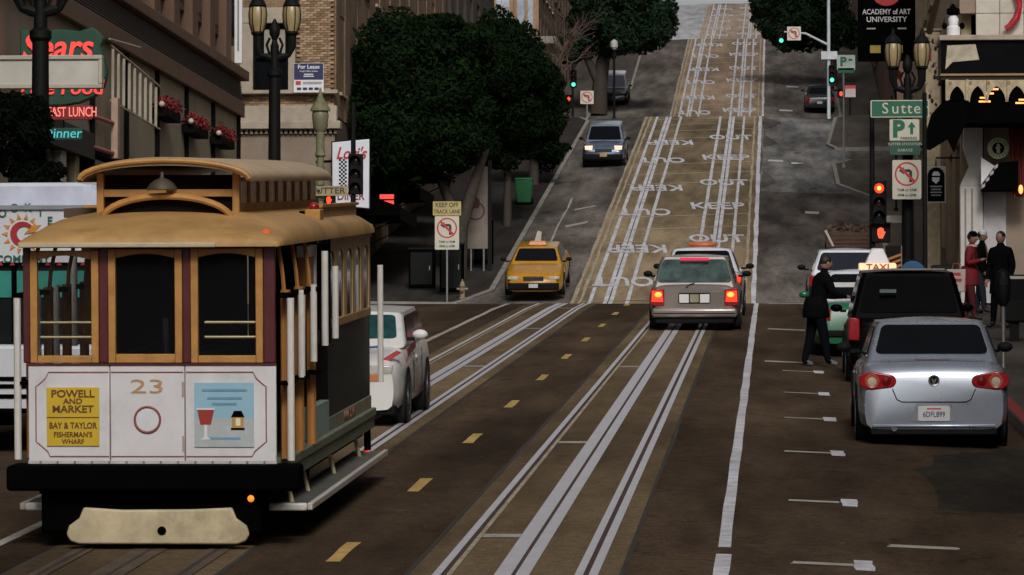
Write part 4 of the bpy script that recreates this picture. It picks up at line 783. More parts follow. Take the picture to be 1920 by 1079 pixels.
# far signals and signs
def far_post(Yb, x, ytop, label, name='sign_post', cat='sign', r=.04, m=None, y0=None, grp=None):
    b0 = S(Yb) if y0 is None else y0; t = thing(name, label, cat, (px(x, Yb), Yb, b0), group=grp); MB().lathe([(r * 2, 0), (r * 2, .1), (r, .15), (r, pz(ytop, Yb) - b0)], n=8).build('post', m or galv, t); return t, b0
t, b0 = far_post(170, 1583, 104, 'tall sign post with green parking plate on the kerb corner up the hill'); Y = 170
w = 34 * Y / 7700
MB().prism(rounded(w, .62, .03, cz=pz(119, Y) - b0, cx=.1), -.07, -.06).build('plate', mat('mint_plate', (.42, .52, .46), .5), t); text('P', .5, sign_g, t, (-.02, -.08, pz(118, Y) - b0), bold=.05); MB().prism([(.2, pz(115, Y) - b0 - .02), (.36, pz(115, Y) - b0 - .02), (.36, pz(115, Y) - b0 + .06), (.2, pz(115, Y) - b0 + .06)], -.08, -.071).build('arrow', sign_g, t)
MB().prism(rounded(w * .9, .2, .02, cz=pz(134, Y) - b0, cx=.1), -.07, -.06).build('lower_plate', sign_g, t)
Y = 222; b0 = S(Y); mp_ = thing('mast_arm_signal', 'grey mast arm signal with green light over the upper crossing', 'traffic light', (px(1555, Y), Y, b0))
MB().lathe([(.16, 0), (.16, .3), (.1, .4), (.085, 8.6)], n=10).build('pole', mat('pale_steel', (.4, .43, .45), .5), mp_)
zz_ = lambda y: pz(y, Y) - b0; xx_ = lambda x: px(x, Y) - px(1555, Y)
MB().tube([(0, 0, zz_(86)), (xx_(1512), 0, zz_(64)), (xx_(1465), 0, zz_(60))], [.07, .06, .05]).build('arm', MATS['pale_steel'], mp_); signal_head(mp_, (xx_(1466), -.15, zz_(66)), 2, 1.0)
no = thing('no_left_turn_sign', 'x', 'sign'); no.parent = mp_; no.location = (xx_(1490), -.1, zz_(64)); [no.pop(k) for k in ('label', 'category')]; no_left(no, .74, .74, lines=0)
signal_head(mp_, (xx_(1561), -.3, zz_(141)), 2, 1.0); ped_head(mp_, (xx_(1578), -.3, zz_(178)), RED, 1.0)
MB().bx(xx_(1541), xx_(1571), -.16, -.14, zz_(113), zz_(98)).build('street_plate', mat('pale_plate', (.5, .52, .55), .5), mp_)
t, b0 = far_post(224, 1595, 162, 'small post with pink and white notice near the mast arm signal', r=.05, m=iron_m); Y = 224
MB().bx(-.3, .3, -.09, -.07, pz(184, Y) - b0, pz(162, Y) - b0).build('plate', mat('pinkish_plate', (.5, .4, .38), .5), t); MB().bx(-.3, .3, -.1, -.092, pz(168, Y) - b0, pz(162, Y) - b0).build('red_header', sign_r, t)
Y = 221.5; b0 = S(Y); t = signal('traffic signal with green light and red hand by the bare tree', (px(1074, Y), Y, b0), [((.05, -.12, pz(150, Y) - b0 + .1), 2)], [], 5.0)
ped_head(t, (px(1067, Y) - px(1074, Y), -.14, pz(185, Y) - b0), RED, .9)
Y = 222.5; t, b0 = far_post(Y, 1101, 170, 'no-left-turn sign on a post left of the upper crossing', r=.04, grp='no left turn signs'); no = thing('no_left_turn_sign', 'x', 'sign'); no.parent = t; no.location = (0, -.07, pz(182, Y) - b0); [no.pop(k) for k in ('label', 'category')]; no_left(no, .72, .72, lines=0)
t, b0 = far_post(240, 1152, 85, 'dark lamp post on the left sidewalk beyond the upper crossing', 'lamp_post', 'lamp post', .07, iron_m); MB().lathe([(.1, 0), (.22, .15), (.22, .45), (.05, .6)], (0, 0, pz(92, 240) - b0), 10).build('globe', mat('pale_globe', (.45, .45, .42), .4), t)
Y = 152; t, b0 = far_post(Y, 1681, 150, 'round red and yellow sign on a post below the art school banner', r=.04, m=iron_m)
MB().lathe([(0, -.02), (.2, -.02), (.2, 0), (0, 0)], (0, -.06, pz(142, Y) - b0), 16, 'y').build('disc', mat('sign_orange', (.5, .09, .03), .5), t); MB().bx(-.16, -.02, -.09, -.081, pz(142, Y) - b0 - .12, pz(142, Y) - b0 + .12).build('yellow_half', mat('sign_yellow', (.55, .36, .05), .5), t)
# right sidewalk: meter, litter bin, news racks, mailbox, barricade
Y = 64.0
pm = thing('parking_meter', 'dark parking meter on a slim pole at the right kerb', 'parking meter', (px(1881, Y), Y, S(Y)))
MB().lathe([(.05, 0), (.035, .03), (.033, 1.0)], n=10).build('pole', mat('meter_pole', (.16, .15, .14), .5, .4), pm); hd = MB().lathe([(.05, .96), (.1, 1.05), (.12, 1.2), (.12, 1.36), (.09, 1.48), (.03, 1.53)], n=14).build('head', iron_m, pm)
MB().bx(-.06, .06, -.125, -.115, 1.28, 1.38).build('display', glass_m, hd)
lb_ = thing('litter_bin', 'black sidewalk litter bin left of the person in red', 'bin', (px(1768, 89), 89, S(89)))
MB().bx(-.27, .27, -.27, .27, .05, .85).build('body', iron_m, lb_, bevel=.03); MB().bx(-.3, .3, -.3, .3, .85, 1.05, top=(-.24, .24, -.24, .24)).build('hood', iron_m, lb_, bevel=.02); MB().bx(-.16, .16, -.29, -.272, .68, .82).build('slot', mat('grey_slot', (.12, .12, .12), .5), lb_)
mbx = thing('mail_box', 'blue domed mailbox behind the black van', 'mailbox', (px(1711, 86), 86, S(86))); blu = mat('postal_blue', (.02, .10, .22), .4)
MB().prism([(-.27, .2), (.27, .2), (.27, .95)] + [(.27 * math.cos(t), .95 + .25 * math.sin(t)) for t in np.linspace(.3, 2.84, 8)] + [(-.27, .95)], -.27, .27).build('body', blu, mbx, bevel=.02)
for s in (-1, 1): MB().bx(s * .22 - .03, s * .22 + .03, -.03, .03, 0, .2).build('leg', blu, mbx)
for i in range(3):
    x = px(1902, 74) + i * .55; nrk = thing('news_rack', ['black newspaper rack nearest the parking meter', 'middle newspaper rack at the right edge', 'newspaper rack farthest right'][i], 'news rack', (x, 74, S(74)), group='newspaper racks')
    MB().bx(-.24, .24, -.2, .2, .35, 1.2).build('box', iron_m, nrk, bevel=.03); MB().bx(-.18, .18, -.206, -.201, .75, 1.1).build('window', glass_m, nrk); MB().bx(-.2, .2, -.208, -.202, 1.12, 1.17).build('label_strip', offwhite_m, nrk); MB().bx(-.08, .08, -.12, .12, 0, .35).build('stand', iron_m, nrk)
bc = thing('barricade', 'orange and black striped barricade behind the right signal', 'barricade', (px(1675, 93.5), 93.5, S(93.5)))
for i in range(5): MB().add([(-.2, 0, .55 + i * .12), (.2, 0, .7 + i * .12), (.2, 0, .76 + i * .12), (-.2, 0, .61 + i * .12)], [(0, 1, 2, 3)]).build('stripe', mat('hazard_orange', (.45, .16, .03), .5), bc, smooth=0)
MB().bx(-.21, .21, .005, .03, .5, 1.4).build('board', iron_m, bc); 
for s in (-1, 1): MB().tube([(s * .19, .02, 0), (s * .19, .02, 1.4)], .02).build('leg', galv, bc)
# open trailer with brown load across the side street
Y = 136; tz = H(2.4, Y); sl_ = math.atan(slope(Y)); tr = thing('utility_trailer', 'brown slatted open trailer parked at the right kerb across the side street', 'trailer', (px(1600, Y), Y, tz), 0, sl_)
tm = mat('rusty_brown', (.085, .045, .028), .8, var=.4, sc=6, dirt=.4)
MB().bx(-.85, .85, 0, 2.6, .45, .52).build('deck', black_m, tr)
for s in (-1, 1):
    MB().bx(s * .85 - .03, s * .85 + .03, 0, 2.6, .523, 1.05).build('side', tm, tr); MB().lathe([(0, -.09), (.28, -.09), (.28, .09), (0, .09)], (s * .82, 1.3, .28), 16, 'x').build('wheel', black_m, tr)
for i in range(4): MB().bx(-.82, .82, -.03, 0, .53 + i * .135, .64 + i * .135).build('tail_slat', tm, tr)
MB().add([(-.95, -.05, 1.1), (-.88, -.05, 1.13), (-.62, -.05, .6), (-.69, -.05, .58)], [(0, 1, 2, 3)]).build('ramp_edge', offwhite_m, tr, smooth=0)
mb = MB(); leaf_cloud(mb, 500, lambda: (rnd.uniform(-.8, .8), rnd.uniform(.1, 2.4), rnd.uniform(.55, 1.12)), .1); tag(mb.build('load', mat('brown_load', (.10, .06, .04), .9, var=.5, sc=9), tr, smooth=0), kind='stuff')
MB().tube([(0, 2.6, .48), (0, 3.6, .48)], .05).build('tow_bar', black_m, tr)
# ------------------------------------------------------------------ trees
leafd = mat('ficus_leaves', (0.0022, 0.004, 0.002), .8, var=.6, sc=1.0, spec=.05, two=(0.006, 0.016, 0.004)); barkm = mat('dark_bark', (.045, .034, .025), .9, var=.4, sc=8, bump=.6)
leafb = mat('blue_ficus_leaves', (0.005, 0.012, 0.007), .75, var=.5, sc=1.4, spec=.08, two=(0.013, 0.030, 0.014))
def crown_mesh(clumps, n, size, seed):
    r = np.random.default_rng(seed); vol = np.array([c[3] * c[4] * c[5] for c in clumps]) ** .67; pick = r.choice(len(clumps), n, p=vol / vol.sum()); cl = np.array(clumps)[pick]
    dirs = r.normal(size=(n, 3)); dirs /= np.linalg.norm(dirs, axis=1)[:, None]; rad = np.clip(1 - np.abs(r.normal(0, .16, n)), .35, 1.08) * (1 + .10 * np.sin(dirs[:, 0] * 9 + pick) * np.cos(dirs[:, 2] * 8 + pick * 2))
    c = cl[:, :3] + dirs * rad[:, None] * cl[:, 3:6]
    nrm = dirs + r.normal(0, .6, (n, 3)); nrm /= np.linalg.norm(nrm, axis=1)[:, None]
    u = np.cross(nrm, r.normal(size=(n, 3))); u /= np.linalg.norm(u, axis=1)[:, None]; w = np.cross(nrm, u); s = (size * r.uniform(.6, 1.4, n))[:, None]
    V = np.stack([c - u * s, c - w * s * .45 , c + u * s, c + w * s * .45], 1).reshape(-1, 3)
    me = bpy.data.meshes.new('crown'); me.vertices.add(4 * n); me.vertices.foreach_set('co', V.astype(np.float32).ravel()); me.loops.add(4 * n); me.loops.foreach_set('vertex_index', np.arange(4 * n, dtype=np.int32)); me.polygons.add(n); me.polygons.foreach_set('loop_start', np.arange(0, 4 * n, 4, dtype=np.int32)); me.update(); me.validate(); return me
def clumps_in(c, r, n, seed, cr=.36):
    q = random.Random(seed); out = [(c[0], c[1], c[2], r[0] * .72, r[1] * .72, r[2] * .72)]
    while len(out) < n:
        d_ = Vector((q.gauss(0, 1), q.gauss(0, 1), q.gauss(0, 1))).normalized(); k = q.uniform(.6, .8); e = cr * q.uniform(.7, 1.15)
        out.append((c[0] + d_.x * r[0] * k, c[1] + d_.y * r[1] * k, c[2] + d_.z * r[2] * k, r[0] * e, r[1] * e, r[2] * e * .9))
    return out
def tree(name, label, base, cl, n, size, m, trunk, seed, group=None):
    t = thing(name, label, 'tree', base, group=group)
    me = crown_mesh(cl, n, size, seed); me.materials.append(m); o = bpy.data.objects.new('crown', me); C.objects.link(o); o.parent = t
    mb = MB()
    for pts, rad in trunk: mb.tube(pts, rad, 8)
    mb.build('trunk', barkm, t, smooth=60); return t
def at_(x, y, Y, b): return (px(x, Y) - b[0], Y - b[1], pz(y, Y) - b[2])
k = 7700
Y = 131; b = (px(858, Y), Y, S(Y)); c = at_(775, 205, Y, b)
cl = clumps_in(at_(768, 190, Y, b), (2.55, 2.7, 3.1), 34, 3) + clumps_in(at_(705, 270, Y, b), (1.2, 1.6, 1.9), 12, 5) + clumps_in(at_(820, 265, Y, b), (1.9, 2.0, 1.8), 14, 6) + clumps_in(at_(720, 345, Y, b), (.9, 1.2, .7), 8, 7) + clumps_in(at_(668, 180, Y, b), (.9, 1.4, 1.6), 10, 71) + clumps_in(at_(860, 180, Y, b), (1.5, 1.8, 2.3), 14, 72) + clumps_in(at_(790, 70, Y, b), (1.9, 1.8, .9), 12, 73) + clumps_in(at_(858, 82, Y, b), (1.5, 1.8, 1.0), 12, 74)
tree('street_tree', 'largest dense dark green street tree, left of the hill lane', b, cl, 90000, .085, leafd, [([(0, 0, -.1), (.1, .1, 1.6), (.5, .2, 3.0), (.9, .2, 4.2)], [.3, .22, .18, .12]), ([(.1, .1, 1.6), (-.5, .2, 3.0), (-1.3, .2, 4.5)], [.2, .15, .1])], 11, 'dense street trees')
Y = 147; b = (px(951, Y), Y, S(Y)); c = at_(935, 165, Y, b)
tree('street_tree', 'dense dark green street tree, second behind the largest one', b, clumps_in(at_(922, 160, Y, b), (2.4, 2.6, 2.6), 28, 8) + clumps_in(at_(920, 265, Y, b), (1.7, 1.8, 1.4), 12, 9) + clumps_in(at_(868, 95, Y, b), (1.2, 1.6, 1.1), 10, 91) + clumps_in(at_(862, 200, Y, b), (1.1, 1.6, 1.9), 12, 92), 56000, .09, leafd, [([(0, 0, -.1), (.02, 0, 2), (-.1, 0, 4)], [.16, .13, .1])], 12, 'dense street trees')
Y = 163; b = (px(1001, Y), Y, S(Y)); c = at_(1000, 215, Y, b)
tree('street_tree', 'dense dark green street tree above the green wheeled bin', b, clumps_in(at_(996, 205, Y, b), (1.7, 2.2, 2.5), 22, 13) + clumps_in(at_(1030, 280, Y, b), (.85, 1.2, .6), 8, 14), 30000, .085, leafd, [([(0, 0, -.1), (.02, 0, 1.6), (0, 0, 3)], [.2, .17, .12])], 13, 'dense street trees')
Y = 246; b = (px(1122, Y), Y, S(Y)); c = at_(1170, 28, Y, b)
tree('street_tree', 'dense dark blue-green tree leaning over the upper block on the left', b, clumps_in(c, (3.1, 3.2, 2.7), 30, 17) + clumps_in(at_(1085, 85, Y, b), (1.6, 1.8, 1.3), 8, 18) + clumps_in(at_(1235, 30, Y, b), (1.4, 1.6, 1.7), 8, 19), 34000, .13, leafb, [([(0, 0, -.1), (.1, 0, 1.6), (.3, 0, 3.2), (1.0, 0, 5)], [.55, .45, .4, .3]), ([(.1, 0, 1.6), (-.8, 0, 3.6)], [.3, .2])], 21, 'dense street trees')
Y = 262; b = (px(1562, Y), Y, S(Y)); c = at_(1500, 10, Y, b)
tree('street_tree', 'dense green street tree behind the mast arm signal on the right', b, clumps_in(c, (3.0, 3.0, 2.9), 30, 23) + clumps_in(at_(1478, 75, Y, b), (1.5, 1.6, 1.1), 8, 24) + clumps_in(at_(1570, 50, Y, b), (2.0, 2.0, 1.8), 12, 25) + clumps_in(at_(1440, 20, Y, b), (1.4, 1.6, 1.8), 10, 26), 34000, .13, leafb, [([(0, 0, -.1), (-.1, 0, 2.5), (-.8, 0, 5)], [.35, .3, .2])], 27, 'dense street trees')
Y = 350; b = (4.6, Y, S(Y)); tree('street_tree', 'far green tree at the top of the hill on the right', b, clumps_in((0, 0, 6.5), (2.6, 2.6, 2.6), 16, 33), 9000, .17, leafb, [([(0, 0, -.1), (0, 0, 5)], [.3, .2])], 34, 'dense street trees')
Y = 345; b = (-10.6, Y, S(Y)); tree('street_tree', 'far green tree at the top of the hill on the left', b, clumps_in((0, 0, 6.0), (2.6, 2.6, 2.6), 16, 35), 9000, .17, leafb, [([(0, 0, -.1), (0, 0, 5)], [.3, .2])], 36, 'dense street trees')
Y = 56; b = (px(30, Y), Y, S(Y)); c = at_(12, 245, Y, b)
tree('clipped_tree', 'black silhouetted clipped tree at the left edge above the white truck', b, clumps_in(c, (.68, .9, .68), 18, 41) + clumps_in(at_(65, 330, Y, b), (.42, .7, .4), 8, 42), 16000, .04, mat('shade_leaves', (.003, .005, .003), .8, var=.4, sc=4, spec=.05), [([(0, 0, -.1), (0, 0, 3.6)], [.1, .08])], 43)
# bare winter tree
Y = 219.5; b = (px(1066, Y), Y, S(221)); t = thing('bare_tree', 'bare brown winter tree beside the upper left signal', 'tree', b)
mb = MB(); q = random.Random(5)
def limb(p, d_, L_, r0, dep):
    P = [p]; dd = d_.copy()
    for i in range(4): dd = (dd + Vector((q.gauss(0, .13), q.gauss(0, .13), q.gauss(.05, .1)))).normalized(); P.append(P[-1] + dd * L_ / 4)
    mb.tube(P, [r0 * (1 - .16 * i) for i in range(5)], 6 if dep < 2 else 4)
    if dep < 4:
        for _ in range(4 if dep else 6):
            s_ = P[q.randint(2, 4)]; nd = (dd * .8 + Vector((q.gauss(0, .55), q.gauss(0, .45), q.gauss(.1, .35)))).normalized(); limb(s_, nd, L_ * q.uniform(.55, .8), r0 * .5, dep + 1)
limb(Vector((0, 0, -.1)), Vector((.04, 0, 1)), 3.4, .17, 0); mb.build('trunk', mat('pale_bark', (.11, .07, .05), .9, var=.3, sc=6), t, smooth=60)
# ------------------------------------------------------------------ vehicles
tyre_m = mat('tyre_rubber', (.012, .012, .012), .85, var=.3, sc=9); rim_m = mat('alloy_rim', (.4, .4, .41), .35, .7); chrome = mat('chrome_trim', (.6, .6, .6), .15, .9, var=.05)
trim_m = mat('black_trim', (.004, .004, .0045), .7, var=.3, spec=.2); cglass = mat('car_glass', (.002, .003, .0045), .08, var=.3, sc=2, spec=.18); tealglass = mat('sky_lit_glass', (.002, .008, .014), .08, var=.9, sc=2.4, spec=.3, two=(.008, .05, .05))  # the teal glass has a sky reflection mixed into its colour
tail_r = mat('tail_lens', (.30, .008, .012), .15, var=.25, sc=20, coat=.5); tail_lit = glow('lit_tail', (.9, .05, .015), .8); tail_core = glow('lit_tail_core', (1.0, .4, .06), 1.5); brake_lit = glow('brake_bar', (.7, .02, .08), .6); head_m = mat('headlamp', (.5, .48, .44), .1, var=.2, sc=14, coat=.6); head_lit = glow('lit_headlamp', (1, .72, .55), .6); plate_m = mat('licence_plate', (.55, .54, .55), .5, var=.05)
def paint(name, c, metal=0.0, r=.28): return mat(name, c, r, metal, var=.10, sc=1.3, coat=.5, dirt=.12)
def lerp(T, y): return float(np.interp(y, [p[0] for p in T], [p[1] for p in T]))
CS = [(0, 0), (.7, 0), (.9, .02), (.97, .1), (.995, .3), (1, .5), (.992, .68), (.97, .82), (.93, .92), (.85, .975), (.7, 1.0), (.35, 1.015), (0, 1.02)]
def smoothT(T, n=41):
    ys = np.linspace(T[0][0], T[-1][0], 201); v = np.interp(ys, [p[0] for p in T], [p[1] for p in T]); ker = np.hanning(11); ker /= ker.sum(); v2 = np.convolve(np.pad(v, 5, 'edge'), ker, 'valid'); return list(zip(ys, v2))
def quad_inset(Q, l, r_, b_, t_, off, rad=.06):
    """rounded pane inside quad Q (bl,br,tr,tl), offset outward"""
    Q = [Vector(p) for p in Q]; n = (Q[1] - Q[0]).cross(Q[3] - Q[0]).normalized(); pt = lambda u, v: (Q[0] * (1 - u) + Q[1] * u) * (1 - v) + (Q[3] * (1 - u) + Q[2] * u) * v
    W = ((Q[1] - Q[0]).length + (Q[2] - Q[3]).length) / 2; Hh = ((Q[3] - Q[0]).length + (Q[2] - Q[1]).length) / 2; ru, rv = rad / W, rad / Hh; P = []
    for su, sv, a0 in ((1, 0, -90), (1, 1, 0), (0, 1, 90), (0, 0, 180)):
        cu = (1 - r_ - ru) if su else (l + ru); cv = (1 - t_ - rv) if sv else (b_ + rv)
        for i in range(4): a = R(a0 + 30 * i); P.append(pt(cu + ru * math.cos(a), cv + rv * math.sin(a)) + n * off)
    return P, n
def car(name, label, loc, heading, o, cat='car', slopeY=None, group=None):
    L_, W, Hh = o['L'], o['W'], o['H']; Y = loc[1]; sl = math.atan(slope(slopeY or Y))
    t = thing(name, label, cat, loc, heading, sl if heading == 0 else -sl, group); hw = W / 2
    P = o['paint']; top = smoothT([(y * L_, z) for y, z in o['top']]); bot = smoothT([(y * L_, z) for y, z in o['bot']]); pl = smoothT([(y * L_, w * hw) for y, w in o['plan']])
    ys = np.unique(np.concatenate([np.linspace(-.5, -.42, 7), np.linspace(-.42, .4, 26), np.linspace(.4, .5, 9)])) * L_; rings = []
    for y in ys:
        zb, zt, w = lerp(bot, y), lerp(top, y), lerp(pl, y); half = [(f * w, zb + (zt - zb) * h) for f, h in CS]
        rings.append([(x, y, z) for x, z in half] + [(-x, y, z) for x, z in half[-2:0:-1]])
    MB().rings(rings).build('body', P, t, smooth=50)
    g_ = o['cabin']   # (yrb, zrb, yrt, yft, yfb, zfb, wb, wt)
    yrb, zrb, yrt, yft, yfb, zfb, wb_, wt_ = g_; yrb, yrt, yft, yfb = [q * L_ for q in (yrb, yrt, yft, yfb)]; wb_ *= hw; wt_ *= hw; zr = Hh - .03; zf = Hh - .05; dz = .06
    cr = []
    for x in (-1, -.8, -.4, 0, .4, .8, 1):
        a = abs(x); cr.append((x, 0.0 if a < .5 else -.0))
    v = [(-wb_, yrb, zrb - dz), (wb_, yrb, zrb - dz), (wb_, yfb, zfb - dz), (-wb_, yfb, zfb - dz), (-wt_, yrt, zr), (wt_, yrt, zr), (wt_, yft, zf), (-wt_, yft, zf)]
    cb = MB().add(v, [(0, 1, 2, 3), (0, 4, 5, 1), (1, 5, 6, 2), (2, 6, 7, 3), (3, 7, 4, 0)])
    # roof skin with crown
    rr = []
    for i, f in enumerate(np.linspace(0, 1, 7)):
        y = yrt + (yft - yrt) * f; z0 = zr + (zf - zr) * f; rr.append([(wt_ * x, y, z0 + .05 * (1 - x * x) * math.sin(math.pi * (.15 + .7 * f))) for x in np.linspace(-1, 1, 9)])
    cb.add([p for q in rr for p in q], [(i * 9 + j, i * 9 + j + 1, (i + 1) * 9 + j + 1, (i + 1) * 9 + j) for i in range(6) for j in range(8)])
    for i in (0, 6): cb.poly(rr[i])
    cab = cb.build('cabin', o.get('roof', P), t, bevel=.06, seg=3, smooth=50, normals=True)
    def pane(nm, Q, l, r_, b_, t_, m, rad=.06):
        pts, n = quad_inset(Q, l, r_, b_, t_, .014, rad); q = [p - n * .02 for p in pts]; k = len(pts)
        return MB().add(pts + q, [list(range(k))] + [(i, k + i, k + (i + 1) % k, (i + 1) % k) for i in range(k)]).build(nm, m, t, smooth=20)
    rz0 = max(0.02, 2 * dz / max(.15, zr - zrb)); fz0 = max(.02, 1.6 * dz / max(.15, zf - zfb)); gm = o.get('glass', cglass)
    pane('rear_window', (v[1], v[0], v[4], v[5])[::1] if False else (v[0], v[1], v[5], v[4]), o.get('rin', .055), o.get('rin', .055), rz0, .08, o.get('rglass', gm), .07)
    pane('windscreen', (v[2], v[3], v[7], v[6]), .06, .06, fz0, .08, o.get('fglass', gm), .07)
    for s, (a, b2, c_, d_) in (('r', (v[1], v[2], v[6], v[5])), ('l', (v[3], v[0], v[4], v[7]))):
        m0 = .52
        if s == 'r': pane('side_window', (a, b2, c_, d_), .07, 1 - m0 + .012, .18, .1, gm); pane('side_window', (a, b2, c_, d_), m0 + .012, .07, .18, .1, gm)
        else: pane('side_window', (a, b2, c_, d_), .07, m0 + .012, .18, .1, gm); pane('side_window', (a, b2, c_, d_), 1 - m0 + .012, .07, .18, .1, gm)
    wr = o.get('wr', .32)
    for y in (o.get('ya', -.29) * L_, o.get('yb', .31) * L_):
        for s in (-1, 1):
            MB().lathe([(0, 0), (wr + .05, 0), (wr + .05, s * .012), (0, s * .012)], (s * (hw - .004), y, wr + .02), 20, 'x').build('wheel_arch', trim_m, t)
            wl = MB().lathe([(wr * .55, s * -.2), (wr * .93, s * -.2), (wr, s * -.17), (wr, s * -.03), (wr * .95, 0), (wr * .62, 0.0), (wr * .62, s * -.02)], (s * (hw + .012), y, wr), 24, 'x').build('wheel', tyre_m, t)
            MB().lathe([(0, s * .0), (wr * .2, s * -.005), (wr * .5, s * -.02), (wr * .62, 0), (wr * .62, s * -.15), (0, s * -.15)], (s * (hw + .014), y, wr), 18, 'x').build('rim', o.get('rim', rim_m), wl)
    # mirrors
    for s in (-1, 1):
        mm = o.get('mirror', P); mi = MB().ellip((s * (hw + .11), yfb - .32 * L_ * .12 - .1, zfb + .1), (.095, .06, .062), 12, 8).build('mirror', mm, t); MB().bx(min(s * wb_, s * (hw + .05)), max(s * wb_, s * (hw + .05)), yfb - .16 - .02, yfb - .1, zfb + .03, zfb + .07).build('mirror_arm', trim_m, mi)
    ye = -L_ / 2; yf = L_ / 2
    zt = lerp(top, ye + .02)
    # door seams
    for s in (-1, 1):
        for f in (-.12, .13): MB().bx(s * hw - .004, s * hw + .004, f * L_, f * L_ + .012, .34, lerp(top, f * L_) - .12).build('door_seam', trim_m, t)
        MB().bx(s * hw - .01, s * hw + .012, .02 * L_, .06 * L_, lerp(top, 0) - .2, lerp(top, 0) - .17).build('door_handle', o.get('handle', P), t, bevel=.005)
    return t, L_, W, hw
SED = dict(top=[(-.5, .80), (-.49, .93), (-.46, .98), (-.3, 1.0), (-.1, .95), (.17, .93), (.3, .90), (.42, .80), (.48, .70), (.5, .58)], bot=[(-.5, .30), (-.4, .22), (.42, .2), (.5, .22)], plan=[(-.5, .84), (-.485, .9), (-.45, .96), (-.3, 1), (.3, 1), (.42, .97), (.47, .9), (.5, .78)], cabin=(-.37, .97, -.22, .06, .24, .93, .9, .68))
WAG = dict(top=[(-.5, .80), (-.495, .98), (-.48, 1.0), (-.1, .97), (.17, .95), (.3, .92), (.42, .82), (.48, .72), (.5, .6)], bot=[(-.5, .34), (-.4, .24), (.42, .22), (.5, .25)], plan=[(-.5, .87), (-.485, .93), (-.45, .98), (-.3, 1), (.3, 1), (.42, .97), (.47, .9), (.5, .78)], cabin=(-.492, .97, -.43, .06, .24, .95, .93, .72))
def make(base, **k): q = dict(base); q.update(k); return q
def at_car(x, y, z): return (x, y, z)
def round_light(s, c1, r1, c2, r2, x2):
    """outline of a lamp: round inner lobe, rounder outer lobe, wrapped to the flank at x2"""
    P = [(c1[0] + r1 * math.cos(a), c1[1] + r1 * math.sin(a)) for a in np.linspace(R(270), R(90), 9)] + [(c2[0], c2[1] + r2), (c2[0] + r2 * .7, c2[1] + r2 * .9), (x2, c2[1] + r2 * .45), (x2, c2[1] - r2 * .5), (c2[0] + r2 * .6, c2[1] - r2 * .95), (c2[0], c2[1] - r2)]
    return [(s * x, z) for x, z in P]
def rear_lights(t, ye, hw, x0, x1, z0, z1, m=tail_r, dep=.18):
    out = []
    for s in (-1, 1): out.append(MB().prism([(s * x0, z0), (s * x1, z0 + .01), (s * (x1 - .005), z1 - .02), (s * (x1 - .06), z1), (s * x0, z1 - .02)], ye - .012, ye + dep).build('tail_light', m, t, bevel=.012))
    return out
def plate(t, y, z, txt='', w=.31, h=.155, back=False, m=plate_m):
    p = MB().prism(rounded(w, h, .015, cz=z), y - .012, y + .01).build('licence_plate', m, t)
    if txt: text(txt, .085, mat('plate_blue', (.06, .06, .14), .5), p, (0, y - .014, z - .012), bold=.006, sx=.8); MB().bx(-.08, .08, y - .0135, y - .0122, z + .045, z + .06).build('state_name', sign_r, p)
    return p
def front_end(t, yf, hw, zh, zg, head=head_m, gw=.5, mouth=True, pl=None, lh=.12):
    for s in (-1, 1): MB().prism([(s * .45 * hw / .85, zh - lh * .5), (s * .86 * hw, zh - lh * .35), (s * .88 * hw, zh + lh * .45), (s * .5 * hw, zh + lh * .5)], yf - .16, yf + .006).build('headlight', head, t, bevel=.015)
    gr = MB().bx(-gw / 2, gw / 2, yf - .06, yf + .012, zg - .07, zg + .07).build('grille', trim_m, t, bevel=.02)
    for i in range(3): MB().bx(-gw / 2 + .03, gw / 2 - .03, yf + .0125, yf + .018, zg - .045 + i * .04, zg - .03 + i * .04).build('grille_bar', chrome, gr)
    if mouth: MB().prism([(-.3, .3), (.3, .3), (.4, .42), (-.4, .42)], yf - .08, yf + .008).build('air_intake', trim_m, t, bevel=.01)
# 1 silver hardtop convertible, parked at right
silver = paint('silver_paint', (.30, .33, .385), .55, .26)
Yr = 46.9; Lc = 4.4; cx = px(1740, 48.6)
t, L_, W, hw = car('parked_car', 'silver coupe with red tail lights parked nearest at the right kerb', (cx, Yr + Lc / 2, H(cx, Yr + 2)), 0, make(SED, L=Lc, W=1.72, H=1.43, paint=silver, mirror=trim_m, roof=silver, bot=[(-.5, .22), (-.4, .2), (.42, .2), (.5, .22)], top=[(-.5, .72), (-.492, .93), (-.47, .97), (-.36, .985), (-.1, .95), (.17, .94), (.3, .90), (.42, .80), (.48, .70), (.5, .58)], plan=[(-.5, .90), (-.485, .95), (-.45, .99), (-.3, 1), (.3, 1), (.42, .97), (.47, .9), (.5, .78)], cabin=(-.385, .97, -.25, .06, .24, .93, .90, .72)), group='cars parked at the right kerb')
ye = -L_ / 2
for s in (-1, 1):
    lt = MB().prism(round_light(s, (.5, .765), .075, (.70, .77), .105, .845), ye - .014, ye + .25).build('tail_light', tail_r, t, bevel=.012, smooth=50)
    MB().lathe([(.05, -.005), (.075, -.012), (.085, 0), (.05, 0)], (s * .70, ye - .014, .765), 18, 'y').build('ring', mat('tail_ring', (.4, .09, .06), .2), lt); MB().lathe([(0, -.012), (.05, -.008), (.05, 0), (0, 0)], (s * .70, ye - .014, .765), 16, 'y').build('reversing_lamp', mat('amber_clear', (.45, .38, .28), .15), lt); MB().lathe([(0, -.01), (.05, -.006), (.055, 0), (0, 0)], (s * .54, ye - .014, .765), 16, 'y').build('fog_lamp', mat('deep_red', (.14, .004, .006), .15), lt)
plate(t, ye, .40, '6DFL899', .36, .17)
MB().prism([(-.26, .31), (.26, .31), (.2, .505), (-.2, .505)], ye - .003, ye + .02).build('plate_recess', mat('silver_shadow', (.25, .26, .29), .4, .4), t)
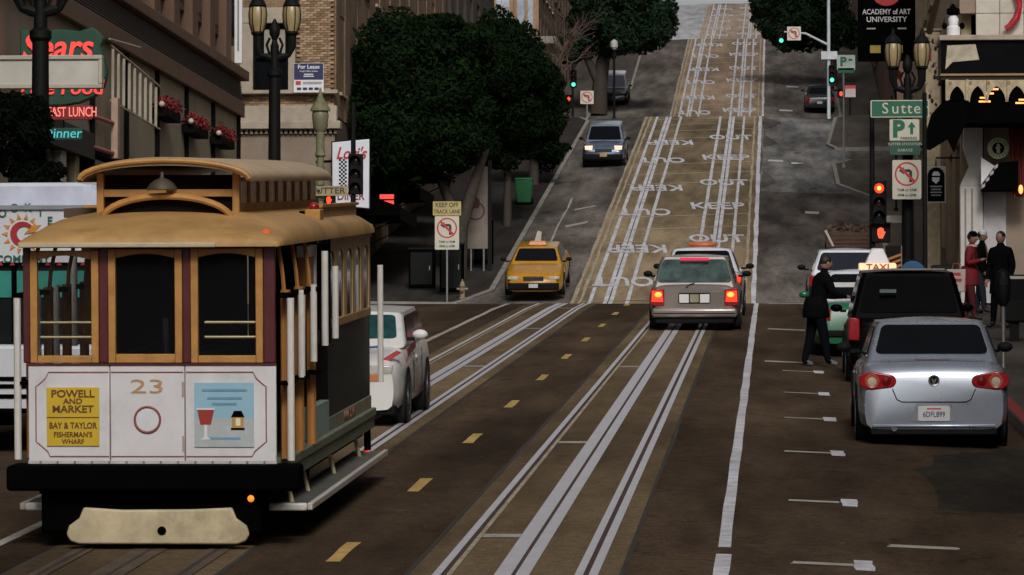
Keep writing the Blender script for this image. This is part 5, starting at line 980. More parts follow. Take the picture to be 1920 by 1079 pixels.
MB().lathe([(.035, -.006), (.062, -.01), (.065, 0), (.035, 0)], (0, ye - .006, .775), 20, 'y').build('badge', chrome, t); MB().lathe([(0, -.004), (.05, -.006), (.05, 0), (0, 0)], (0, ye - .008, .775), 18, 'y').build('badge_field', trim_m, t); MB().prism([(-.03, .795), (-.012, .795), (0, .755), (.012, .795), (.03, .795), (.008, .735), (-.008, .735)], ye - .02, ye - .0145).build('badge_letter', chrome, t)
MB().tube([(-.47, ye - .006, .68), (-.42, ye - .008, .56), (-.36, ye - .008, .53), (.36, ye - .008, .53), (.42, ye - .008, .56), (.47, ye - .006, .68)], .006, 6).build('boot_seam', trim_m, t)
MB().bx(-.7, .7, ye - .035, ye + .06, .24, .275).build('bumper_strip', silver, t, bevel=.012); MB().bx(-.72, .72, ye + .0, ye + .3, .15, .235).build('bumper_skirt', trim_m, t, bevel=.02); MB().bx(-.2, .2, -1.93, -1.9, .985, 1.0).build('brake_light', mat('dark_brake', (.09, .03, .06), .3), t)
MB().tube([(-.45, ye + .08, .23), (-.45, ye - .03, .23)], .035, 10).build('exhaust', chrome, t); MB().ellip((-.02, -.62, 1.27), (.09, .03, .045)).build('rear_mirror', mat('warm_interior', (.3, .15, .05), .5), t)
# 2 black van
cx = px(1702, 61); t, L_, W, hw = car('parked_van', 'black van with tall rear window parked behind the silver coupe', (cx, 60.6 + 2.2, H(cx, 62)), 0, make(WAG, L=4.4, W=1.8, H=1.74, paint=mat('black_car_paint', (.0025, .002, .0022), .25, spec=.02, var=.2), glass=mat('van_glass', (.0015, .0015, .002), .1, spec=.02, var=.2), wr=.33, top=[(-.5, .9), (-.495, 1.06), (-.48, 1.08), (-.1, 1.05), (.17, 1.02), (.3, .98), (.42, .9), (.48, .78), (.5, .6)], cabin=(-.493, 1.06, -.41, .1, .28, 1.0, .95, .74)), cat='van', group='cars parked at the right kerb')
ye = -L_ / 2; rear_lights(t, ye, hw, .72, .88, .72, 1.06); plate(t, ye, .7, '', .31, .155); MB().bx(-.75, .75, ye - .05, ye + .1, .38, .52).build('bumper', trim_m, t, bevel=.03)
MB().bx(-.5, .55, ye + .33, ye + .6, 1.745, 1.765).build('roof_highlight', mat('highlight_grey', (.3, .28, .25), .4, .3), t, bevel=.01); MB().bx(-.42, -.18, ye + .12, ye + .135, 1.42, 1.47).build('window_sticker', mat('sticker_green', (.1, .14, .12), .5), t)  # grey plate on the roof stands for the light lying on it
# 3 green and white taxi
taxw = paint('taxi_white', (.62, .63, .68)); taxg = paint('taxi_green', (.01, .13, .05))
cx = px(1605, 73) + .1; t, L_, W, hw = car('taxi', 'green and white taxi with pyramid roof light parked before the black van', (cx, 69.3 + 2.4, H(cx, 71)), 0, make(SED, L=4.8, W=1.82, H=1.5, paint=taxg, roof=taxw, fglass=cglass), cat='taxi', group='cars parked at the right kerb')
ye = -L_ / 2; rear_lights(t, ye, hw, .6, .87, .68, .9); MB().bx(-.8, .8, ye - .03, ye + .1, .4, .52).build('bumper', trim_m, t, bevel=.03); plate(t, ye, .62)
MB().bx(-.55, .0, ye + 1.0, ye + 1.03, 1.06, 1.3).build('seat_notice', white_m, t)
rl = MB().add([(-.02, -.45, 1.5), (.5, -.45, 1.5), (.5, .05, 1.5), (-.02, .05, 1.5), (.14, -.3, 1.86), (.34, -.3, 1.86), (.34, -.1, 1.86), (.14, -.1, 1.86)], [(0, 1, 5, 4), (1, 2, 6, 5), (2, 3, 7, 6), (3, 0, 4, 7), (4, 5, 6, 7)]).build('roof_light', mat('pyramid_white', (.6, .58, .62), .4), t, bevel=.02)
lbx = MB().bx(-.08, .56, -.52, .1, 1.47, 1.6).build('light_box', glow('taxi_glow', (1, .62, .35), .75), rl, bevel=.02); text('TAXI', .15, mat('taxi_red', (.5, .05, .01), .5), rl, (.24, -.53, 1.535), bold=.02, sx=1.2)
# 4 white and blue car ahead
cx = px(1588, 92); t, L_, W, hw = car('parked_car', 'white-roofed dark blue car parked farthest ahead before the side street', (cx, 89.2 + 2.3, H(cx, 91)), 0, make(WAG, L=4.5, W=1.8, H=1.5, paint=paint('dark_blue_paint', (.012, .016, .05)), roof=taxw, mirror=trim_m, rglass=mat('blue_glass', (.003, .005, .02), .08, spec=.12)), group='cars parked at the right kerb')
ye = -L_ / 2; rear_lights(t, ye, hw, .66, .87, .7, .95); MB().bx(-.6, .6, ye - .01, ye + .02, .93, .98).build('tailgate_trim', taxw, t); plate(t, ye, .7)
# 5 silver estate stopped on the track
cx = px(1303, 80); gold = paint('champagne_paint', (.27, .23, .21), .4, .32)
Yr = 79.5; t, L_, W, hw = car('estate_car', 'champagne silver estate car with lit brake lights stopped on the track', (cx, Yr + 2.3, H(cx, Yr + 2)), 0, make(WAG, L=4.6, W=1.76, H=1.47, paint=gold, mirror=trim_m, rin=.035, rglass=mat('estate_rear_glass', (.003, .008, .009), .08, var=.9, sc=3.2, spec=.25, two=(.03, .06, .055)), top=[(-.5, .86), (-.495, .89), (-.48, .92), (-.1, .93), (.17, .95), (.3, .92), (.42, .82), (.48, .72), (.5, .6)], cabin=(-.492, .88, -.42, .06, .24, .95, .93, .72), plan=[(-.5, .80), (-.492, .89), (-.47, .95), (-.42, .99), (-.3, 1), (.3, 1), (.42, .97), (.47, .9), (.5, .78)], bot=[(-.5, .3), (-.4, .26), (.42, .24), (.5, .26)]))
ye = -L_ / 2
for lt in rear_lights(t, ye, hw, .58, .85, .5, .84):
    s = 1 if lt.data.vertices[0].co.x > 0 else -1
    MB().prism([(s * .6, .58), (s * .83, .58), (s * .82, .8), (s * .62, .79)], ye - .02, ye - .013).build('lit_lamp', tail_lit, lt); MB().ellip((s * .7, ye - .02, .72), (.07, .012, .05)).build('bulb', tail_core, lt)
MB().bx(-.82, .82, ye - .07, ye + .2, .28, .46).build('bumper', gold, t, bevel=.05, seg=3); MB().bx(-.78, .78, ye - .078, ye - .069, .35, .37).build('bumper_strip', trim_m, t); MB().bx(-.76, .76, ye + .0, ye + .3, .16, .278).build('bumper_skirt', trim_m, t, bevel=.02)
plate(t, ye, .65, '', .17, .155, m=mat('plate_tan', (.3, .26, .18), .5)); 
for s in (-1, 1): MB().bx(s * .2 - .095, s * .2 + .095, ye - .008, ye + .01, .56, .73).build('plate_panel', white_m, t, bevel=.01)
MB().prism(rounded(.62, .21, .03, cz=.65), ye - .004, ye + .01).build('plate_recess', trim_m, t)
MB().bx(-.28, .28, ye + .205, ye + .24, 1.375, 1.43).build('brake_light', brake_lit, t, bevel=.008); MB().tube([(.0, ye + .03, .94), (-.1, ye + .0, .91), (-.16, ye - .012, .85)], .012).build('rear_wiper', trim_m, t); MB().bx(.36, .5, ye - .006, ye, .76, .785).build('model_script', chrome, t)
# 6 white taxi ahead of it
cx = px(1320, 91); Yr = 87.5; t, L_, W, hw = car('taxi', 'white taxi with orange roof light just ahead of the silver estate car', (cx, Yr + 2.4, H(cx, Yr + 2)), 0, make(SED, L=4.8, W=1.82, H=1.47, paint=taxw, mirror=trim_m), cat='taxi')
ye = -L_ / 2
for lt in rear_lights(t, ye, hw, .6, .87, .66, .92): s = 1 if lt.data.vertices[0].co.x > 0 else -1; MB().ellip((s * .78, ye - .016, .82), (.07, .012, .09)).build('lit_lamp', tail_lit, lt)
MB().ellip((.0, .0, 1.52), (.34, .14, .07)).build('roof_light', mat('orange_roof_light', (.5, .12, .03), .3), t); MB().bx(-.8, .8, ye - .03, ye + .1, .4, .52).build('bumper', taxw, t, bevel=.03); plate(t, ye, .62)
# 7 yellow cab
yel = paint('cab_yellow', (.46, .215, .014)); cx = px(1005, 126); Yf = 124.6
t, L_, W, hw = car('taxi', 'yellow cab with roof light coming down the hill at left', (cx, Yf + 2.6, g(Yf + 3.2) + .02), math.pi, make(SED, L=5.1, W=1.80, H=1.38, paint=yel, mirror=trim_m), cat='taxi', slopeY=128)
front_end(t, L_ / 2, hw, .62, .6, gw=.62, mouth=False, lh=.11); MB().bx(-.78, .78, L_ / 2 - .1, L_ / 2 + .06, .26, .48).build('bumper', trim_m, t, bevel=.04); plate(t, L_ / 2 + .075, .40, '', .28, .12).rotation_euler = (0, 0, 0)
rl = MB().bx(-.3, .3, -.1, .15, 1.37, 1.5, top=(-.24, .24, -.03, .1)).build('roof_light', mat('orange_light', (.55, .2, .06), .3), t, bevel=.02); MB().add([(-.1, 0, 1.5), (.1, 0, 1.5), (.0, .02, 1.82), (-.12, .02, 1.78)], [(0, 1, 2, 3)]).build('advert_fin', offwhite_m, rl, smooth=0)
MB().bx(-.9, -.32, -.3, .5, 1.455, 1.475).build('roof_sheen_panel', taxw, t) if 0 else None
# 8 blue compact suv
navy = paint('slate_blue_paint', (.10, .13, .20), .4); cx = px(1132, 171); t, L_, W, hw = car('sport_utility', 'slate blue sport utility driving down the hill with headlights on', (cx, 171 + 2.1, H(cx, 173)), math.pi, make(WAG, L=4.4, W=1.78, H=1.68, paint=navy, roof=paint('roof_blue', (.2, .25, .32), .3), mirror=trim_m, wr=.34, top=[(-.5, .9), (-.49, 1.05), (-.1, 1.04), (.17, 1.04), (.3, 1.02), (.42, .95), (.48, .84), (.5, .66)], bot=[(-.5, .4), (-.4, .3), (.42, .3), (.5, .36)], cabin=(-.49, 1.04, -.43, .02, .24, 1.03, .92, .73)), cat='car')
front_end(t, L_ / 2, hw, .83, .72, head=head_lit, gw=.7, mouth=False, lh=.2); MB().bx(-.8, .8, L_ / 2 - .1, L_ / 2 + .05, .34, .58).build('bumper', trim_m, t, bevel=.04); plate(t, L_ / 2 + .07, .55, '', .3, .14, m=mat('plate_amber', (.5, .3, .16), .5))
# 9 dark suv with pale top on the upper block
cx = px(1150, 251); t, L_, W, hw = car('sport_utility', 'dark sport utility with pale roof parked on the upper block at left', (cx, 251 + 2.2, g(253) + .01), math.pi, make(WAG, L=4.5, W=1.82, H=1.75, paint=paint('very_dark_paint', (.01, .012, .016)), roof=taxw, mirror=trim_m, glass=mat('blue_sky_glass', (.05, .07, .12), .1, spec=.9), wr=.35), cat='car'); front_end(t, L_ / 2, hw, .75, .7, gw=.7, mouth=False)
# 10 dark car on the upper block right
cx = px(1538, 246); t, L_, W, hw = car('parked_car', 'dark car parked on the upper block near the mast arm signal', (cx, 246 + 2.3, g(248) + .01), 0, make(SED, L=4.6, W=1.78, H=1.45, paint=paint('ink_paint', (.012, .014, .02)), mirror=trim_m)); rear_lights(t, -L_ / 2, hw, .6, .87, .66, .9); plate(t, -L_ / 2, .6)
# 11 white patrol-like sedan behind the cable car
cx = px(800, 50.5) - 1.05; Yf = 49.0; t, L_, W, hw = car('white_sedan', 'white sedan with coloured stripes following right behind the cable car', (cx, Yf + 2.3, H(cx, Yf + 2)), math.pi, make(SED, L=4.6, W=1.76, H=1.38, paint=paint('bright_white_paint', (.70, .69, .66)), fglass=tealglass, mirror=white_m, top=[(-.5, .80), (-.49, .98), (-.46, 1.0), (-.3, 1.02), (-.1, .97), (.17, .97), (.3, .93), (.42, .86), (.48, .80), (.5, .73)], plan=[(-.5, .84), (-.485, .9), (-.45, .96), (-.3, 1), (.3, 1), (.42, .98), (.47, .94), (.5, .88)], cabin=(-.42, .96, -.3, .10, .27, .98, .95, .82)))
yf = L_ / 2
front_end(t, yf, hw, .70, .66, gw=.45, mouth=False, lh=.13); MB().prism([(-.28, .43), (-.2, .34), (.2, .34), (.28, .43)], yf - .1, yf + .015).build('air_intake', trim_m, t, bevel=.01); MB().bx(-.8, .8, yf - .3, yf - .04, .16, .28).build('bumper_skirt', trim_m, t, bevel=.02)
dec = [mat('decal_red', (.4, .05, .05), .4), mat('decal_orange', (.6, .2, .06), .4), mat('decal_blue', (.05, .04, .22), .4), mat('decal_green', (.03, .14, .06), .4)]
for i in range(6): MB().bx(-.62 + i * .2, -.5 + i * .2, yf + .0, yf + .014, .575, .645).build('decal_block', dec[(i * 3 + 1) % 4], t)
for s in (-1, 1): MB().add([(s * (hw + .006), yf - .75, .82), (s * (hw + .006), yf - .68, .93), (s * (hw + .006), yf - 1.9, 1.0), (s * (hw + .006), yf - 1.9, .9)], [(0, 1, 2, 3)]).build('side_stripe', dec[0], t, smooth=0)
for s in (-1, 1): MB().prism([(s * .58, .80), (s * .66, .78), (s * .86, .90), (s * .8, .93)], yf - .28, yf - .2).build('bonnet_stripe', dec[0], t)
MB().tube([(-.55, yf - .55, .965), (-.4, yf - .5, .955), (-.2, yf - .52, .965), (-.12, yf - .6, .975)], .016, 6).build('bonnet_script', dec[2], t)
# 12 step van with cookie-company front
van_w = mat('van_white', (.60, .61, .64), .4, var=.08, sc=1, dirt=.12); cx = -8.55; Yf = 46.0; bz = H(cx, 47)
def VZ(y): return pz(y, Yf) - bz
def VX(x): return px(x, Yf) - cx
t = thing('delivery_truck', 'white step van with cookie company front waiting left of the cable car', 'truck', (cx, Yf, bz), 0, math.atan(slope(50)))
w2 = VX(196)
MB().prism([(-w2, .55), (w2, .55), (w2, VZ(392)), (w2 - .03, VZ(362)), (w2 - .12, VZ(345)), (w2 - .35, VZ(340)), (-w2 + .35, VZ(340)), (-w2 + .12, VZ(345)), (-w2 + .03, VZ(362)), (-w2, VZ(392))], .25, 5.2).build('cargo_body', van_w, t, smooth=40)
MB().prism([(-w2, VZ(494)), (w2 - .02, VZ(494)), (w2 - .02, VZ(386)), (-w2, VZ(386))], .0, .25).build('header_panel', van_w, t, bevel=.02)
MB().prism([(-w2, VZ(386)), (w2, VZ(386)), (w2 - .02, VZ(360)), (w2 - .14, VZ(346)), (-w2 + .14, VZ(346)), (-w2 + .02, VZ(360))], .05, .25).build('roof_cap', mat('blue_white', (.55, .58, .70), .35), t, smooth=50)
MB().bx(-w2, w2 + .01, -.03, .05, VZ(390), VZ(382)).build('rain_gutter', mat('grey_gutter', (.25, .25, .27), .5), t)
MB().bx(-w2 + .05, w2 - .05, .02, .25, VZ(640), VZ(496)).build('windscreen', mat('windscreen_black', (.01, .012, .012), .06, spec=.9), t); MB().bx(-w2 + .07, w2 - .07, .0, .018, VZ(556), VZ(506)).build('sun_strip', mat('teal_strip', (.03, .22, .18), .35, var=.3), t)
MB().bx(-w2 + .02, w2 - .02, -.02, .25, VZ(496), VZ(490)).build('visor_strip', black_m, t); MB().bx(-.03, .03, -.012, .02, VZ(640), VZ(496)).build('screen_divider', black_m, t)
MB().bx(-w2, w2, -.25, .25, VZ(770), VZ(645)).build('nose', van_w, t, bevel=.04)
for y in (708, 722, 741): MB().bx(-w2 + .04, w2 - .02, -.262, -.25, VZ(y + 4), VZ(y - 4)).build('grille_slot', black_m, t)
for s in (-1, 1): MB().lathe([(0, -.02), (.09, -.012), (.1, 0), (0, 0)], (s * .8, -.262, VZ(690)), 16, 'y').build('headlight', head_m, t)
MB().bx(-w2, w2, -.36, -.255, .45, VZ(772)).build('bumper', black_m, t, bevel=.02); text('diego', .12, white_m, t, (VX(20), -.03, VZ(642) + .02), shear=.4) if 0 else None
for y in (.9, 4.0):
    for s in (-1, 1): wl = MB().lathe([(0, -.12), (.3, -.12), (.4, -.1), (.4, .1), (.3, .12), (0, .12)], (s * (w2 - .14), y, .4), 20, 'x').build('wheel', tyre_m, t)
ltr = mat('van_green_letter', (.02, .10, .07), .5); red_l = mat('van_red', (.38, .02, .03), .5); org = mat('van_orange', (.6, .24, .03), .5)
cxl, czl = VX(46), VZ(436)
for i, ch in enumerate('COOKIE'): a = R(152 - i * 24); text(ch, .125, ltr, t, (cxl + .37 * math.cos(a), -.012, czl + .33 * math.sin(a) - .03), bold=.02)
text('COMPANY', .115, ltr, t, (VX(46), -.012, VZ(484)), bold=.02, sx=1.1)
mb = MB()
for i in range(14): a = R(i * 360 / 14); c_, s_ = math.cos(a), math.sin(a); mb.prism([(cxl + .17 * c_ - .025 * s_, czl + .17 * s_ + .025 * c_), (cxl + .17 * c_ + .025 * s_, czl + .17 * s_ - .025 * c_), (cxl + .235 * c_, czl + .235 * s_)], -.012, -.001)
mb.build('logo_rays', org, t); P = [(cxl + .14 * math.cos(a), czl + .14 * math.sin(a)) for a in np.linspace(.5, 5.6, 20)] + [(cxl + .02 + .085 * math.cos(a), czl + .085 * math.sin(a)) for a in np.linspace(5.5, .6, 18)]
MB().prism(P, -.014, -.001).build('logo_letter', red_l, t); MB().prism([(cxl + .02, czl), (cxl + .15, czl + .13), (cxl + .16, czl + .02)], -.016, -.0145).build('logo_chip', org, t)
for i in range(9): MB().prism([(VX(0 + i * 22), VZ(497) + .01), (VX(10 + i * 22), VZ(497) + .01), (VX(5 + i * 22), VZ(490) + .01)], -.028, -.021).build('edge_mark', red_l, t)
# ------------------------------------------------------------------ cable car
CX, CY = -5.035, 33.2
cc = thing('cable_car', 'wooden cable car with white front panel, ochre windows and tan roof', 'cable car', (CX, CY, g(CY)), 0, math.atan(0.059))
def lx(x, Y=CY): return px(x, Y) - CX
def lz(y, Y=CY): return pz(y, Y) - g(Y)
roofm = mat('tan_roof_canvas', (.42, .238, .082), .65, var=.22, sc=2.5, dirt=.5); roofp = mat('pale_roof_canvas', (.47, .33, .20), .55, var=.15, sc=2, dirt=.25); ochre = mat('ochre_window_paint', (.44, .21, .05), .5, var=.22, sc=6, dirt=.4); maroon = mat('maroon_paint', (.085, .014, .018), .4, var=.2, sc=5); ccwhite = mat('cream_white_enamel', (.66, .645, .655), .4, var=.08, sc=2.5, dirt=.28); fendm = mat('fender_cream', (.52, .43, .27), .55, var=.2, sc=5, dirt=.45); wood = mat('varnished_wood', (.30, .13, .04), .4, var=.25, sc=8, streak=6); brownwood = mat('orange_wood', (.42, .18, .05), .45, var=.2, sc=8, streak=6); polew = mat('white_pole', (.66, .63, .58), .4, var=.08, sc=8); dark_in = mat('shaded_interior', (.006, .004, .003), .85, var=.3, spec=.1); sagem = mat('sage_sill', (.16, .18, .12), .6, var=.2, sc=4, dirt=.3); pinst = mat('pinstripe_red', (.30, .10, .07), .5)  # dark_in has the shade of the unlit interior in its colour
W1 = 1.017
clearg = bpy.data.materials.new('clear_pane'); clearg.use_nodes = True; b_ = clearg.node_tree.nodes['Principled BSDF']; b_.inputs['Base Color'].default_value = (.02, .022, .024, 1); b_.inputs['Alpha'].default_value = .14; b_.inputs['Roughness'].default_value = .06
# underframe, bumper, fender
MB().bx(-.95, .95, .1, 7.6, .42, .66).build('underframe', black_m, cc); MB().bx(-1.155, 1.225, -.28, .1, .47, .675).build('bumper', black_m, cc, bevel=.03)
MB().bx(-.9, .9, -.1, .4, .12, .468).build('buffer_box', black_m, cc, bevel=.02)
P = [(-.62, .335), (-.3, .315), (.3, .32), (.62, .335), (.655, .25), (.74, .19), (.765, .12), (.735, .065), (.66, .04), (-.66, .04), (-.735, .065), (-.765, .12), (-.74, .19), (-.655, .25)]
P = [(x * .97 + .09, z + .01) for x, z in P]
fd = MB().prism(P, -.36, -.3).build('fender', fendm, cc, bevel=.015); MB().lathe([(0, -.006), (.036, -.006), (.036, 0), (0, 0)], (.125, -.362, .16), 16, 'y').build('fender_hole', black_m, fd)
MB().bx(-.55, .55, -.3, -.1, .12, .28).build('fender_frame', black_m, cc)
for s in (-1, 1):
    for y in (1.4, 5.9): MB().lathe([(0, -.05), (.28, -.05), (.3, -.03), (.3, .05), (0, .05)], (s * .53, y, .3), 20, 'x').build('wheel', black_m, cc)
# dash: three white panels with pinstripes
seams = [-W1, lx(210), lx(350), W1]
for i in range(3):
    x0, x1 = seams[i], seams[i + 1]
    p = MB().bx(x0 + .004, x1 - .004, -.02, .03, .672, 1.475).build('dash_panel', ccwhite, cc, bevel=.006)
    a = .07; z0, z1 = .735, 1.42; mbs = MB()
    if i == 0: L0 = [(x1 - .01, z1), (x0 + .17, z1), (x0 + .145, z1 - .05), (x0 + .09, z1 - .1), (x0 + .065, z1 - .115), (x0 + .065, z0 + .12), (x0 + .09, z0 + .1), (x0 + .16, z0 + .04), (x0 + .18, z0), (x1 - .01, z0)]
    elif i == 2: L0 = [(x0 + .01, z1), (x1 - .19, z1), (x1 - .165, z1 - .05), (x1 - .11, z1 - .1), (x1 - .085, z1 - .115), (x1 - .085, z0 + .12), (x1 - .11, z0 + .1), (x1 - .18, z0 + .04), (x1 - .2, z0), (x0 + .01, z0)]
    else: L0 = None
    if L0: mbs.tube([(x, -.0225, z) for x, z in L0], .0055, 5).build('pinstripe', pinst, p)
    else:
        for z in (z0, z1): MB().tube([(x0 + .01, -.0225, z), (x1 - .01, -.0225, z)], .0055, 5).build('pinstripe', pinst, p)
for x in seams[1:3]: MB().bx(x - .004, x + .004, -.014, .0, .672, 1.475).build('panel_seam', mat('rusty_seam', (.16, .09, .06), .8), cc)
for x in (lx(346),):
    for z0 in (.78, 1.22): MB().bx(x - .006, x + .01, -.026, -.02, z0, z0 + .12).build('hinge', mat('hinge_grey', (.36, .28, .26), .6), cc)
MB().bx(-W1, W1, -.03, .0, 1.475, 1.492).build('dash_cap', maroon, cc); MB().bx(-W1, W1, -.022, -.0201, .675, .70).build('rivet_strip', mat('panel_shade', (.5, .47, .46), .5, dirt=.3), cc)
for x in np.linspace(-W1 + .1, W1 - .1, 14): MB().lathe([(.008, -.006), (.012, 0), (0, 0)], (x, -.0225, .688), 6, 'y').build('rivet', mat('rivet_rust', (.28, .2, .17), .6), cc)
text('23', .19, mat('number_bronze', (.48, .27, .13), .5), cc, (lx(280), -.0225, 1.30), bold=-.002, sx=1.55, sy=.85, name='car_number')
MB().lathe([(.095, -.01), (.104, -.016), (.113, -.01), (.113, 0), (.095, 0)], (lx(280), -.021, 1.035), 30, 'y').build('lamp_ring', pinst, cc); MB().lathe([(0, -.006), (.094, -.004), (.094, 0), (0, 0)], (lx(280), -.021, 1.035), 26, 'y').build('lamp_cover', mat('pale_cover', (.66, .67, .70), .3), cc)
# route board and poster
rbx = MB().bx(lx(92), lx(190), -.032, -.021, lz(836), lz(726)).build('route_board', mat('route_yellow', (.60, .40, .025), .45, var=.06), cc); ink = mat('route_ink', (.13, .05, .01), .5)
cxr = (lx(92) + lx(190)) / 2
for y, s_, w_, sx_ in ((738, .083, 'POWELL', 1.12), (752, .06, 'AND', 1.2), (767, .08, 'MARKET', 1.12), (798, .07, 'BAY & TAYLOR', .82), (815, .06, "FISHERMAN'S", .9), (828, .052, 'WHARF', 1.0)): text(w_, s_, ink, rbx, (cxr, -.034, lz(y)), bold=.018, sx=sx_)
MB().bx(lx(92), lx(190), -.034, -.0322, lz(783.5), lz(781.5)).build('board_seam', ink, rbx)
po = MB().bx(lx(368), lx(479), -.03, -.021, lz(838), lz(717)).build('poster', mat('poster_blue', (.28, .48, .60), .45, var=.06), cc)
MB().bx(lx(368), lx(479), -.032, -.0302, lz(838), lz(784)).build('poster_ground', mat('poster_grey', (.42, .45, .46), .5, var=.12, sc=9), po)
k = CY / 7700; gx, gz = lx(389), lz(790)
def PG(pts, m, nm, y=-.034): MB().prism([(gx + a * k, gz + b * k) for a, b in pts], y - .001, y + .0008).build(nm, m, po)
PG([(-16, 22), (16, 22), (10, -6), (-10, -6)], mat('poster_red', (.30, .03, .02), .5), 'glass_bowl'); PG([(-18, 25), (18, 25), (16, 21), (-16, 21)], white_m, 'glass_rim'); PG([(-2.5, -6), (2.5, -6), (3, -28), (10, -34), (-10, -34), (-3, -28)], white_m, 'glass_stem')
gx = lx(449); PG([(-11, -12), (11, -12), (11, 8), (-11, 8)], mat('poster_gold', (.45, .26, .07), .5), 'lantern_body'); PG([(-13, 8), (13, 8), (7, 20), (-7, 20)], black_m, 'lantern_top'); PG([(-13, -16), (13, -16), (13, -12), (-13, -12)], black_m, 'lantern_foot'); PG([(-4, -8), (5, -8), (5, 6), (-4, 6)], mat('poster_light', (.75, .68, .45), .5), 'lantern_glow', -.036)
for y, w_ in ((731, 84), (746, 64), (757, 46), (822, 60)): MB().bx(lx(424 - w_ / 2), lx(424 + w_ / 2), -.034, -.0325, lz(y + 2.2), lz(y - 2.2)).build('print_line', mat('poster_print', (.14, .30, .42), .5), po)
# front windows
for i, (x0, x1, y0, y1) in enumerate(((62, 190, 682, 468), (208, 346, 686, 465), (362, 497, 684, 464))):
    a, b2, z0, z1 = lx(x0), lx(x1), max(lz(y0), 1.495), lz(y1); t_ = .06; f = MB(); n = 10
    f.bx(a, a + t_, -.035, .03, z0, z1); f.bx(b2 - t_, b2, -.035, .03, z0, z1); f.bx(a + t_, b2 - t_, -.03, .03, z0, z0 + t_ * (1.0 if i != 1 else 1.2))
    top = [(a + t_, z1), (b2 - t_, z1)] + [(b2 - t_ + (a - b2 + 2 * t_) * q / n, z1 - t_ * 1.25 + .035 * math.sin(math.pi * q / n)) for q in range(n + 1)]
    f.prism(top, -.03, .03); fo = f.build('window_frame', ochre, cc, bevel=.006)
    MB().bx(a + t_ - .01, b2 - t_ + .01, .0, .006, z0 + .03, z1 - .03).build('pane', clearg, fo)
for x0, x1 in ((48, 62), (190, 208), (346, 362), (497, 520)): MB().bx(lx(x0) + .003, lx(x1) - .003, -.02, .05, 1.495, 2.44).build('corner_post' if x0 in (48, 497) else 'window_post', maroon, cc, bevel=.006)
MB().bx(-W1, W1, -.03, .05, lz(463), 2.50).build('header', maroon, cc); 
# side corner posts, bulkhead, enclosed rear saloon
YB, YE = 3.75, 7.7
MB().bx(-W1, W1, YB, YB + .06, .66, 1.5).build('bulkhead', dark_in, cc)
bh = MB(); 
for x in (-1.0, -.36, .36, 1.0): bh.bx(x - .05, x + .05, YB, YB + .06, 1.5, 2.45)
bh.bx(-1.0, 1.0, YB + .002, YB + .058, 2.3, 2.45); bh.build('bulkhead_frame', dark_in, cc)
MB().bx(-.95, .95, .1, YE, .66, .70).build('floor', dark_in, cc); MB().bx(-.98, .98, .05, YE, 2.44, 2.46).build('ceiling', dark_in, cc)
MB().bx(-.30, .30, YB - .06, YB - .003, .7, 2.3).build('saloon_door', dark_in, cc)
MB().bx(-.9, -.4, .5, YB - .2, 1.0, 1.06).build('bench_seat', dark_in, cc); MB().bx(.3, .8, .5, YB - .2, 1.0, 1.06).build('bench_seat', dark_in, cc)
for s in (-1, 1): MB().bx(s * .32 - .03, s * .32 + .03, .5, YB - .2, 1.065, 1.55).build('bench_back', dark_in, cc)
MB().tube([(.1, 1.7, .7), (.1, 1.6, 1.9)], .025).build('grip_lever', galv, cc); MB().tube([(-.15, 1.9, .7), (-.15, 1.75, 1.8)], .025).build('brake_lever', galv, cc)
for z in (1.70, 1.82):
    for x0, x1 in ((-.93, -.42), (.42, .9)): MB().tube([(x0, .09, z), (x1, .09, z)], .012, 8).build('guard_rail', mat('brass_rail', (.5, .42, .24), .35, .4), cc)
